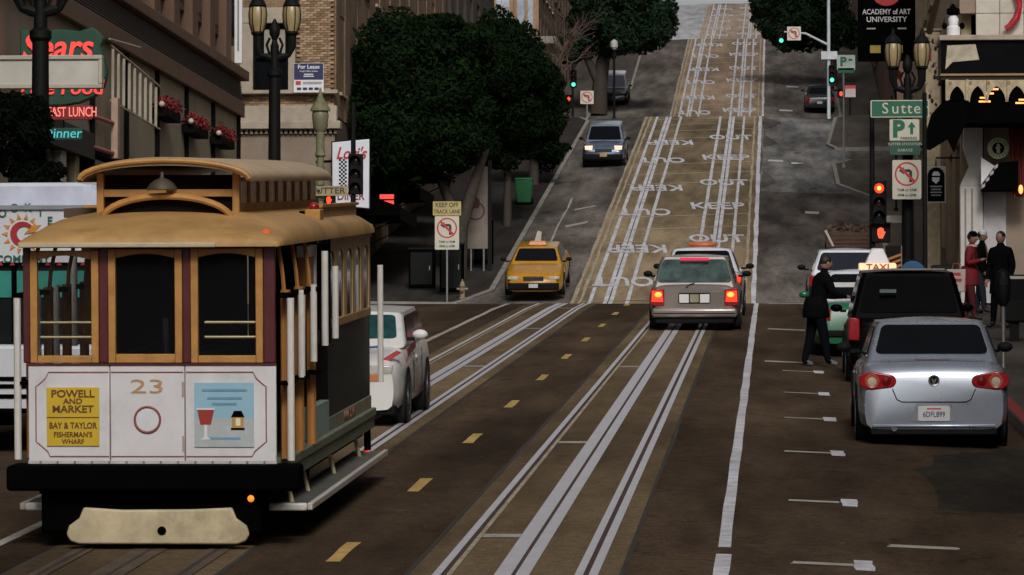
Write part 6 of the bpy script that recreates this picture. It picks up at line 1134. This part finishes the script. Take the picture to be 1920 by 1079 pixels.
for s in (-1, 1):
    # saloon sides with arched windows
    MB().bx(min(s * .93, s * W1), max(s * .93, s * W1), YB, YE, .82, 1.62).build('saloon_side', mat('side_panel_dark', (.016, .017, .013), .5, var=.4, sc=3, spec=.3), cc, bevel=.01)
    MB().bx(min(s * .93, s * 1.03), max(s * .93, s * 1.03), YB + .1, YE, 1.62, 1.70).build('saloon_sill', roofm, cc, bevel=.01); MB().bx(min(s * .93, s * 1.04), max(s * .93, s * 1.04), YB, YE, 2.40, 2.47).build('saloon_header', roofp, cc)
    MB().bx(min(s * .5, s * .96), max(s * .5, s * .96), YB + .1, YE - .1, .7, 2.4).build('saloon_shade', dark_in, cc)  # solid near-black block stands for the shade inside the saloon
    n_w = 5; ww = (YE - YB) / n_w
    for i in range(n_w):
        y0, y1 = YB + i * ww, YB + (i + 1) * ww; Q = [(y0 + .005, 1.70), (y0 + .005, 2.4), (y1 - .005, 2.4), (y1 - .005, 1.7), (y1 - .13, 1.7), (y1 - .13, 2.2)] + [((y0 + y1) / 2 + (ww / 2 - .13) * math.cos(a), 2.2 + .13 * math.sin(a)) for a in np.linspace(0, math.pi, 9)][1:-1] + [(y0 + .13, 2.2), (y0 + .13, 1.7)]
        fo = MB().prism(Q, s * 1.014, s * 1.025, 'yz').build('arched_window', mat('side_frame_tan', (.46, .31, .14), .5, var=.12, sc=6), cc); MB().bx(min(s * 1.0, s * 1.012), max(s * 1.0, s * 1.012), y0 + .1, y1 - .1, 1.7, 2.34).build('pane', cglass, fo)
        MB().bx(min(s * 1.0125, s * 1.018), max(s * 1.0125, s * 1.018), y0 + .14, y0 + .17, 1.70, 2.25).build('glazing_bar', brownwood, fo)
    MB().bx(min(s * .9, s * 1.08), max(s * .9, s * 1.08), .35, YE, .62, .70).build('side_sill', sagem, cc, bevel=.01); MB().bx(min(s * .95, s * 1.06), max(s * .95, s * 1.06), .35, YE, .50, .615).build('sill_board', sagem, cc, bevel=.01)
    MB().bx(min(s * .95, s * 1.035), max(s * .95, s * 1.035), YB - 1.3, YB, .703, .99).build('seat_panel', mat('pale_teal', (.30, .40, .36), .5, var=.15, sc=5), cc); MB().bx(min(s * .9, s * 1.03), max(s * .9, s * 1.03), YB + .005, YE, .703, .82).build('name_board', mat('olive_board', (.22, .22, .15), .6, var=.2), cc)
    # running board on hangers
    MB().bx(min(s * .88, s * 1.22), max(s * .88, s * 1.22), .75, YE - .3, .245, .285).build('running_board', mat('worn_tread', (.10, .095, .08), .7, var=.3, sc=5), cc); MB().bx(min(s * 1.18, s * 1.225), max(s * 1.18, s * 1.225), .7, YE - .3, .24, .30).build('board_edge', offwhite_m, cc, bevel=.01); MB().bx(min(s * .86, s * 1.178), max(s * .86, s * 1.178), .68, .745, .235, .30).build('board_tip', polew, cc, bevel=.015)
    for y in (1.0, 2.2, 4.3, 6.6): MB().tube([(s * .95, y, .56), (s * 1.02, y, .28)], .02).build('board_hanger', fendm, cc)
    # grab poles and seat stanchions along the open section
    for i, (y, z0, z1) in enumerate(((.0 if s > 0 else .12, .70, 2.02), (.95, 1.33, 2.06), (1.85, 1.42, 2.08), (2.75, 1.52, 2.35), (3.6, 1.55, 2.2))):
        x = s * (1.13 if i == 0 else 1.11)
        MB().tube([(x, y + .02, z0), (x, y + .02, z1)], .03, 10).build('grab_pole', polew, cc)
        if i < 3 or s < 0:
            MB().tube([(s * 1.06, y + .25, .70), (s * 1.06, y + .25, 2.08)], .042, 8).build('stanchion', brownwood, cc); MB().bx(min(s * 1.04, s * 1.14), max(s * 1.04, s * 1.14), y, y + .3, 2.02, 2.06).build('pole_clamp', black_m, cc); MB().bx(min(s * 1.04, s * 1.14), max(s * 1.04, s * 1.14), y, y + .3, 1.31, 1.34).build('pole_clamp', black_m, cc)
            MB().tube([(s * 1.0, y + .3, 2.44), (s * 1.04, y + .25, 2.2), (s * 1.05, y + .25, 2.08)], .018, 6).build('pole_hook', brownwood, cc)
    MB().bx(min(s * .95, s * 1.0), max(s * .95, s * 1.0), 2.5, 3.5, 1.75, 2.38).build('side_windbreak', polew, cc) if 0 else None
    MB().bx(min(s * .9, s * 1.0), max(s * .9, s * 1.0), 3.05, 3.12, 1.55, 2.40).build('windbreak_post', polew, cc); MB().bx(min(s * .9, s * .99), max(s * .9, s * .99), 2.45, 3.05, 2.30, 2.40).build('windbreak_rail', polew, cc); MB().bx(min(s * .9, s * .98), max(s * .9, s * .98), 2.55, 3.04, 1.55, 2.29).build('windbreak_panel', brownwood, cc)
    MB().tube([(s * 1.12, YE + .05, .95), (s * 1.12, YE + .05, 2.12)], .03, 10).build('grab_pole', polew, cc)
nb = text('MARKET STREET', .13, mat('faded_gold', (.25, .12, .07), .6), cc, (1.032, 5.6, .76), rot=(90, 0, 90), sx=1.1, bold=.01)
rf = MB().tube([(1.02, YE - .35, .60), (1.03, YE - .4, .30)], .035).build('rear_step_hanger', black_m, cc); MB().ellip((1.03, YE - .46, .24), (.055, .05, .06)).build('red_reflector', glow('red_reflector', (.8, .03, .02), .7), rf)  # the reflector glows by itself, its shine put in as emission
MB().ellip((lx(481), -.32, lz(930)), (.028, .02, .028)).build('marker_lamp', glow('amber_marker', (.9, .22, .02), 1.1), cc)
# roofs
def sup(a, w, h, n=16, flat=1.0): return [(w * math.cos(math.pi - math.pi * i / n), h * abs(math.sin(math.pi * i / n)) ** flat) for i in range(n + 1)]
rg = []
for y, w, z, h in ((-.16, 1.05, 2.47, .02), (-.14, 1.07, 2.475, .045), (.1, 1.08, 2.475, .11), (.45, 1.08, 2.475, .19), (.9, 1.08, 2.475, .27), (3.0, 1.08, 2.475, .27), (7.0, 1.08, 2.475, .27), (7.6, 1.08, 2.475, .16), (7.9, 1.05, 2.475, .04)):
    top = [(x, y, z + q) for x, q in sup(0, w, h, 16, .75)]; rg.append(top + [(w, y, z - .03), (-w, y, z - .03)][0:1] + [(-w, y, z - .03)])
MB().rings(rg).build('lower_roof', roofm, cc, smooth=60)
MB().bx(-1.06, .55, -.19, -.145, 2.435, 2.475).build('roof_gutter', mat('pale_gutter', (.52, .43, .28), .5), cc, bevel=.008)
yc0, yc1 = .92, 7.0
for s in (-1, 1):
    MB().bx(s * .57 - .03, s * .57 + .03, yc0, yc0 + .08, 2.62, 3.04).build('clerestory_post', ochre, cc, bevel=.006)
    MB().bx(s * .57 - .02, s * .57 + .02, yc0 + .1, yc1, 2.66, 2.78).build('clerestory_rail', ochre, cc)
    for i in range(9): y = yc0 + .1 + i * .65; fo = MB().bx(s * .57 - .024, s * .57 + .024, y, y + .05, 2.78, 3.0).build('clerestory_mullion', ochre, cc); MB().bx(s * .57 - .008, s * .57 + .008, y + .05, y + .64, 2.78, 3.0).build('clerestory_pane', mat('tinted_pane', (.10, .065, .04), .2, var=.5, sc=3), cc)
MB().bx(-.54, .54, yc0 + .02, yc0 + .07, 2.84, 2.90).build('clerestory_sill', ochre, cc); MB().bx(-.54, .54, yc0 + .07, yc0 + .09, 2.6, 3.02).build('clerestory_shade', dark_in, cc); MB().bx(-.54, .54, yc0 + .1, yc1, 2.62, 2.64).build('clerestory_shade_floor', dark_in, cc)
rg = []
for y, w, h in ((.72, .70, .15), (.78, .72, .17), (3.5, .73, .17), (6.9, .73, .17), (7.2, .70, .14)):
    up = [(x, y, 3.0 + q) for x, q in sup(0, w, h, 16, 1.0)]; dn_ = [(x * .985, y, 2.965 + q) for x, q in sup(0, w, h - .015, 16, 1.0)][::-1]; rg.append(up + dn_)
MB().rings(rg).build('clerestory_roof', roofp, cc, smooth=60)
edge = [(x, .71, 2.985 + q) for x, q in sup(0, .71, .155, 16)]; MB().tube(edge, .022, 8).build('clerestory_trim', ochre, cc)
arc = [(.02 + .54 * math.cos(a), .72 - .05 * math.sin(a), 2.645 + .20 * math.sin(a)) for a in np.linspace(math.pi, 0, 17)]; MB().tube(arc, .028, 8).build('roof_bow', ochre, cc)
MB().prism([(p[0] * .97, p[2] - .01) for p in arc], .74, .80).build('bow_panel', dark_in, cc)
for s in (-1, 1): MB().tube([(s * .56 + .02, .72, 2.65), (s * .85, .45, 2.57), (s * 1.02, .2, 2.50)], [.024, .02, .012], 6).build('hip_rib', ochre, cc)
bl = MB().lathe([(.125, 0), (.13, .012), (.10, .055), (.06, .085), (.02, .10), (.015, .15)], (lx(313, 34.0), .68, 2.895), 18).build('bell', mat('bronze_bell', (.14, .12, .085), .4, .6), cc); MB().bx(lx(313, 34) + .035, lx(313, 34) + .085, .68, .9, 2.82, 2.92).build('bell_bracket', ochre, bl)
MB().lathe([(0, -.05), (.035, -.05), (.04, 0), (0, 0)], (lx(498), .18, lz(433) - .02), 14, 'y').build('roof_marker', glow('roof_marker_red', (.55, .08, .02), .5), cc)
# roof boxes at the rear right: lamp box and slatted advert rack
sbx = MB().bx(.84, .98, 3.6, 3.9, 2.58, 2.71).build('roof_lamp_box', ochre, cc, bevel=.01); MB().ellip((.91, 3.7, 2.735), (.05, .05, .035)).build('red_lamp', tail_r, sbx); MB().lathe([(0, 0), (.045, 0), (.045, -.06), (0, -.06)], (.84, 3.7, 2.65), 12, 'x').build('side_lamp', black_m, sbx)
for i in range(16): MB().bx(.88, .94, 4.0 + i * .2, 4.0 + i * .2 + .17, 2.58, 2.72).build('rack_slat', mat('rack_wood', (.42, .28, .13), .6, var=.15, sc=4), cc)
MB().bx(.86, .96, 3.98, 7.25, 2.723, 2.75).build('rack_rail', ochre, cc)
MB().bx(-1.0, -.7, 2.6, 3.0, 2.62, 2.76).build('roof_lamp_box', ochre, cc, bevel=.01); MB().bx(-.96, -.62, 1.4, 2.4, 2.66, 2.74).build('roof_rack', brown_m, cc)
# ------------------------------------------------------------------ people
skin_m = mat('skin', (.32, .18, .12), .55, var=.1); hair_m = mat('dark_hair', (.012, .01, .009), .6)
def person(label, loc, rz, J, mats, hat=None, hair=True, scale=1.0, face=(0, -1, 0)):
    """J: joint positions; body grown from its skeleton as one surface; faces take the cloth of the nearest bone"""
    t = thing('person', label, 'person', loc, rz)
    bones = [('pelvis', 'waist', .16, .16, 1), ('waist', 'chest', .16, .18, 1), ('chest', 'neck', .165, .065, 1), ('neck', 'head', .06, .085, 3)]
    for s in 'LR': bones += [('chest', 'sh' + s, .15, .085, 1), ('sh' + s, 'el' + s, .095, .07, 1), ('el' + s, 'wr' + s, .07, .045, 1), ('wr' + s, 'pa' + s, .034, .036, 3), ('pelvis', 'hip' + s, .14, .105, 0), ('hip' + s, 'kn' + s, .12, .085, 0), ('kn' + s, 'an' + s, .085, .06, 0), ('an' + s, 'to' + s, .05, .04, 2)]
    J = dict(J)
    for s, sg_ in (('L', -1), ('R', 1)):                      # palm with four fingers and a thumb
        w = Vector(J['wr' + s]); dr_ = (w - Vector(J['el' + s])).normalized(); J['pa' + s] = tuple(w + dr_ * .08); side = dr_.cross(Vector((0, 1, 0))).normalized() if abs(dr_.y) < .9 else Vector((1, 0, 0))
        for i in range(4):
            b0 = w + dr_ * .095 + side * (.028 - .019 * i); L_ = (.065, .075, .07, .055)[i]; bend = Vector((0, .35, -.1)); J['f%d%s' % (i, s)] = tuple(b0 + dr_ * L_ * .5); J['g%d%s' % (i, s)] = tuple(b0 + (dr_ + bend).normalized() * L_)
            bones += [('pa' + s, 'f%d%s' % (i, s), .02, .009, 3), ('f%d%s' % (i, s), 'g%d%s' % (i, s), .009, .008, 3)]
        J['th' + s] = tuple(w + dr_ * .06 + side * .055 + Vector((0, .02, 0))); bones.append(('wr' + s, 'th' + s, .03, .01, 3))
    names = list(J); idx = {n: i for i, n in enumerate(names)}; rad = {}
    for a, b2, r0, r1, _ in bones:
        rad[a] = max(rad.get(a, 0), r0) if a not in ('pelvis', 'chest', 'neck') else {'pelvis': .17, 'chest': .19, 'neck': .07}[a]; rad.setdefault(b2, r1)
    me = bpy.data.meshes.new('body'); me.from_pydata([J[n] for n in names], [(idx[b_[0]], idx[b_[1]]) for b_ in bones], [])
    o = bpy.data.objects.new('body', me); C.objects.link(o); md = o.modifiers.new('skin', 'SKIN'); md.use_smooth_shade = True
    for n in names:
        sv = me.skin_vertices[0].data[idx[n]]; r_ = rad.get(n, .05); sv.radius = (r_, r_ * (.72 if n in ('chest', 'waist') else .9)); sv.use_root = n == 'pelvis'
    o.modifiers.new('sub', 'SUBSURF').levels = 1
    dg = bpy.context.evaluated_depsgraph_get(); ev = o.evaluated_get(dg); m2 = bpy.data.meshes.new_from_object(ev); bpy.data.objects.remove(o); m2.name = 'body'
    bm = bmesh.new(); bm.from_mesh(m2)
    h = Vector(J['head']); f_ = Vector(face).normalized(); up = (h - Vector(J['neck'])).normalized(); hc = h + up * .07
    sd = f_.cross(up).normalized(); f_ = up.cross(sd).normalized(); Mh = Matrix(((sd.x, f_.x, up.x, hc.x), (sd.y, f_.y, up.y, hc.y), (sd.z, f_.z, up.z, hc.z), (0, 0, 0, 1)))
    hb = MB(Mh); hb.ellip((0, 0, 0), (.078, .098, .115), 16, 12); hb.ellip((0, .096, -.01), (.014, .022, .03), 8, 6); hb.ellip((0, .085, -.052), (.026, .012, .008), 8, 5)
    for s in (-1, 1): hb.ellip((s * .078, 0, -.005), (.012, .024, .032), 8, 6); hb.ellip((s * .032, .086, .012), (.014, .012, .008), 8, 5)
    hm = hb.mesh('h'); nb0 = len(bm.faces); bm.from_mesh(hm); bm.to_mesh(m2); bm.free()
    for q in mats: m2.materials.append(q)
    segs = [(Vector(J[a]), Vector(J[b2]), k, r0) for a, b2, r0, r1, k in bones]
    for i, p in enumerate(m2.polygons):
        p.use_smooth = True
        if i >= nb0: p.material_index = 3; continue
        c = p.center; best = 1e9
        for a, b2, k, r0 in segs:
            ab = b2 - a; t_ = max(0, min(1, (c - a).dot(ab) / max(1e-6, ab.length_squared))); d_ = (c - a - ab * t_).length - r0 * .3
            if d_ < best: best = d_; p.material_index = k
    o = bpy.data.objects.new('body', m2); C.objects.link(o); o.parent = t
    if hair: mb = MB(Mh); mb.ellip((0, -.018, .028), (.087, .10, .10), 16, 10); mb.build('hair', hair_m, t)
    if hat:
        mb = MB(Mh); mb.lathe([(.088, .035), (.092, .06), (.085, .11), (.05, .14), (.0, .145)], n=16); mb.build('hat', hat, t)
    t.scale = (scale,) * 3
    return t, Mh
def stand(lean=0.0, arms=None, stride=.12, face=(0, -1, 0)):
    J = dict(pelvis=(0, 0, .94), waist=(0, -lean * .25, 1.1), chest=(0, -lean * .6, 1.33), neck=(0, -lean * .85, 1.50), head=(0, -lean, 1.585), shL=(-.18, -lean * .7, 1.41), shR=(.18, -lean * .7, 1.41), elL=(-.24, -lean * .7 + .02, 1.13), elR=(.24, -lean * .7 + .02, 1.13), wrL=(-.23, -lean * .7 - .1, .9), wrR=(.23, -lean * .7 - .1, .9), hipL=(-.1, 0, .88), hipR=(.1, 0, .88), knL=(-.11, -stride * .6, .49), knR=(.11, stride * .3, .49), anL=(-.11, -stride, .08), anR=(.11, stride, .08), toL=(-.13, -stride - .17, .035), toR=(.13, stride - .17, .035), face=face)
    if arms: J.update(arms)
    return J
def add_person(label, loc, rz, J, mats, **k):
    J = dict(J); f = J.pop('face'); return person(label, loc, rz, J, mats, face=f, **k)
red_coat = mat('red_coat', (.20, .008, .014), .8, var=.3, sc=6); dkred = mat('dark_red_trousers', (.09, .006, .01), .85); blackc = mat('black_cloth', (.004, .004, .005), .9, var=.3, spec=.05, bump=.5, bsc=14); navyc = mat('navy_jeans', (.012, .016, .028), .85, var=.3); shoe = mat('black_shoe', (.01, .009, .009), .5); palec = mat('pale_shoe', (.16, .16, .18), .6); tanc = mat('tan_cloth', (.18, .13, .08), .85)
Y = 84.0
t, Mh = add_person('person in a long red coat and dark hat on the right sidewalk', (px(1818, Y), Y, S(Y) + .02), R(75), stand(.06, dict(elR=(.26, .02, 1.14), wrR=(.26, -.02, .88), wrL=(-.2, -.25, 1.2), elL=(-.24, -.02, 1.14))), [dkred, red_coat, shoe, skin_m], hat=blackc, scale=1.02)
MB().lathe([(.17, .70), (.2, .72), (.19, 1.0), (.15, 1.1)], n=14).build('coat_skirt', red_coat, t); MB(Matrix.Translation((0, -.05, 1.46))).lathe([(.09, 0), (.12, .02), (.1, .06)], n=12).build('pale_collar', offwhite_m, t)
bg_ = thing('shopping_bag', 'white shopping bag with red print beside the person in red', 'bag', (px(1793, 83.7), 83.7, S(83.7) + .62)); MB().bx(-.17, .17, -.07, .07, 0, .46, top=(-.19, .19, -.07, .07)).build('bag_body', mat('bag_white', (.52, .46, .42), .6), bg_, bevel=.01)
for z, w in ((.36, .22), (.24, .26), (.12, .1)): MB().bx(-w / 2 - .02, w / 2 - .02, -.078, -.071, z - .03, z + .03).build('red_print', sign_r, bg_)
for s in (-1, 1): MB().tube([(-.08, s * .05, .46), (-.05, s * .02, .58), (.05, s * .02, .58), (.08, s * .05, .46)], .006, 5).build('handle', sign_r, bg_)
MB().bx(.172, .192, -.06, .06, 0, .45).build('side_gusset', sign_r, bg_)
Y = 88.5
t, Mh = add_person('person in dark jacket and white cap walking just beyond the person in red', (px(1838, Y), Y, S(Y) + .02), R(75), stand(.05, dict(elR=(.26, .0, 1.14), wrR=(.2, -.2, 1.3))), [navyc, blackc, shoe, skin_m], hat=white_m, scale=1.0)
MB().tube([(-.1, -.15, 1.45), (.05, -.17, 1.15), (.12, -.12, .95)], .022, 6).build('scarf', tanc, t)
Y = 80.0
t, Mh = add_person('person in a black coat standing behind the parking meter at the right edge', (px(1878, Y), Y, S(Y) + .02), R(-30), stand(.03), [blackc, blackc, shoe, skin_m], scale=1.06)
MB().lathe([(.18, .62), (.22, .64), (.2, 1.0), (.16, 1.12)], n=14).build('coat_skirt', blackc, t)
Y = 65.6; X = px(1530, Y)
t, Mh = add_person('person in dark clothes leaning to the taxi window in the roadway', (X, Y, H(X, Y)), R(112), stand(.16, dict(elR=(.25, -.2, 1.15), wrR=(.16, -.42, 1.12), elL=(-.25, -.2, 1.15), wrL=(-.16, -.42, 1.12)), stride=.16), [mat('dark_jeans', (.004, .005, .008), .9, spec=.05), blackc, palec, skin_m], scale=1.0)
MB().lathe([(.21, .78), (.22, .8), (.2, 1.0), (.17, 1.1)], n=14).build('jacket_hem', blackc, t)
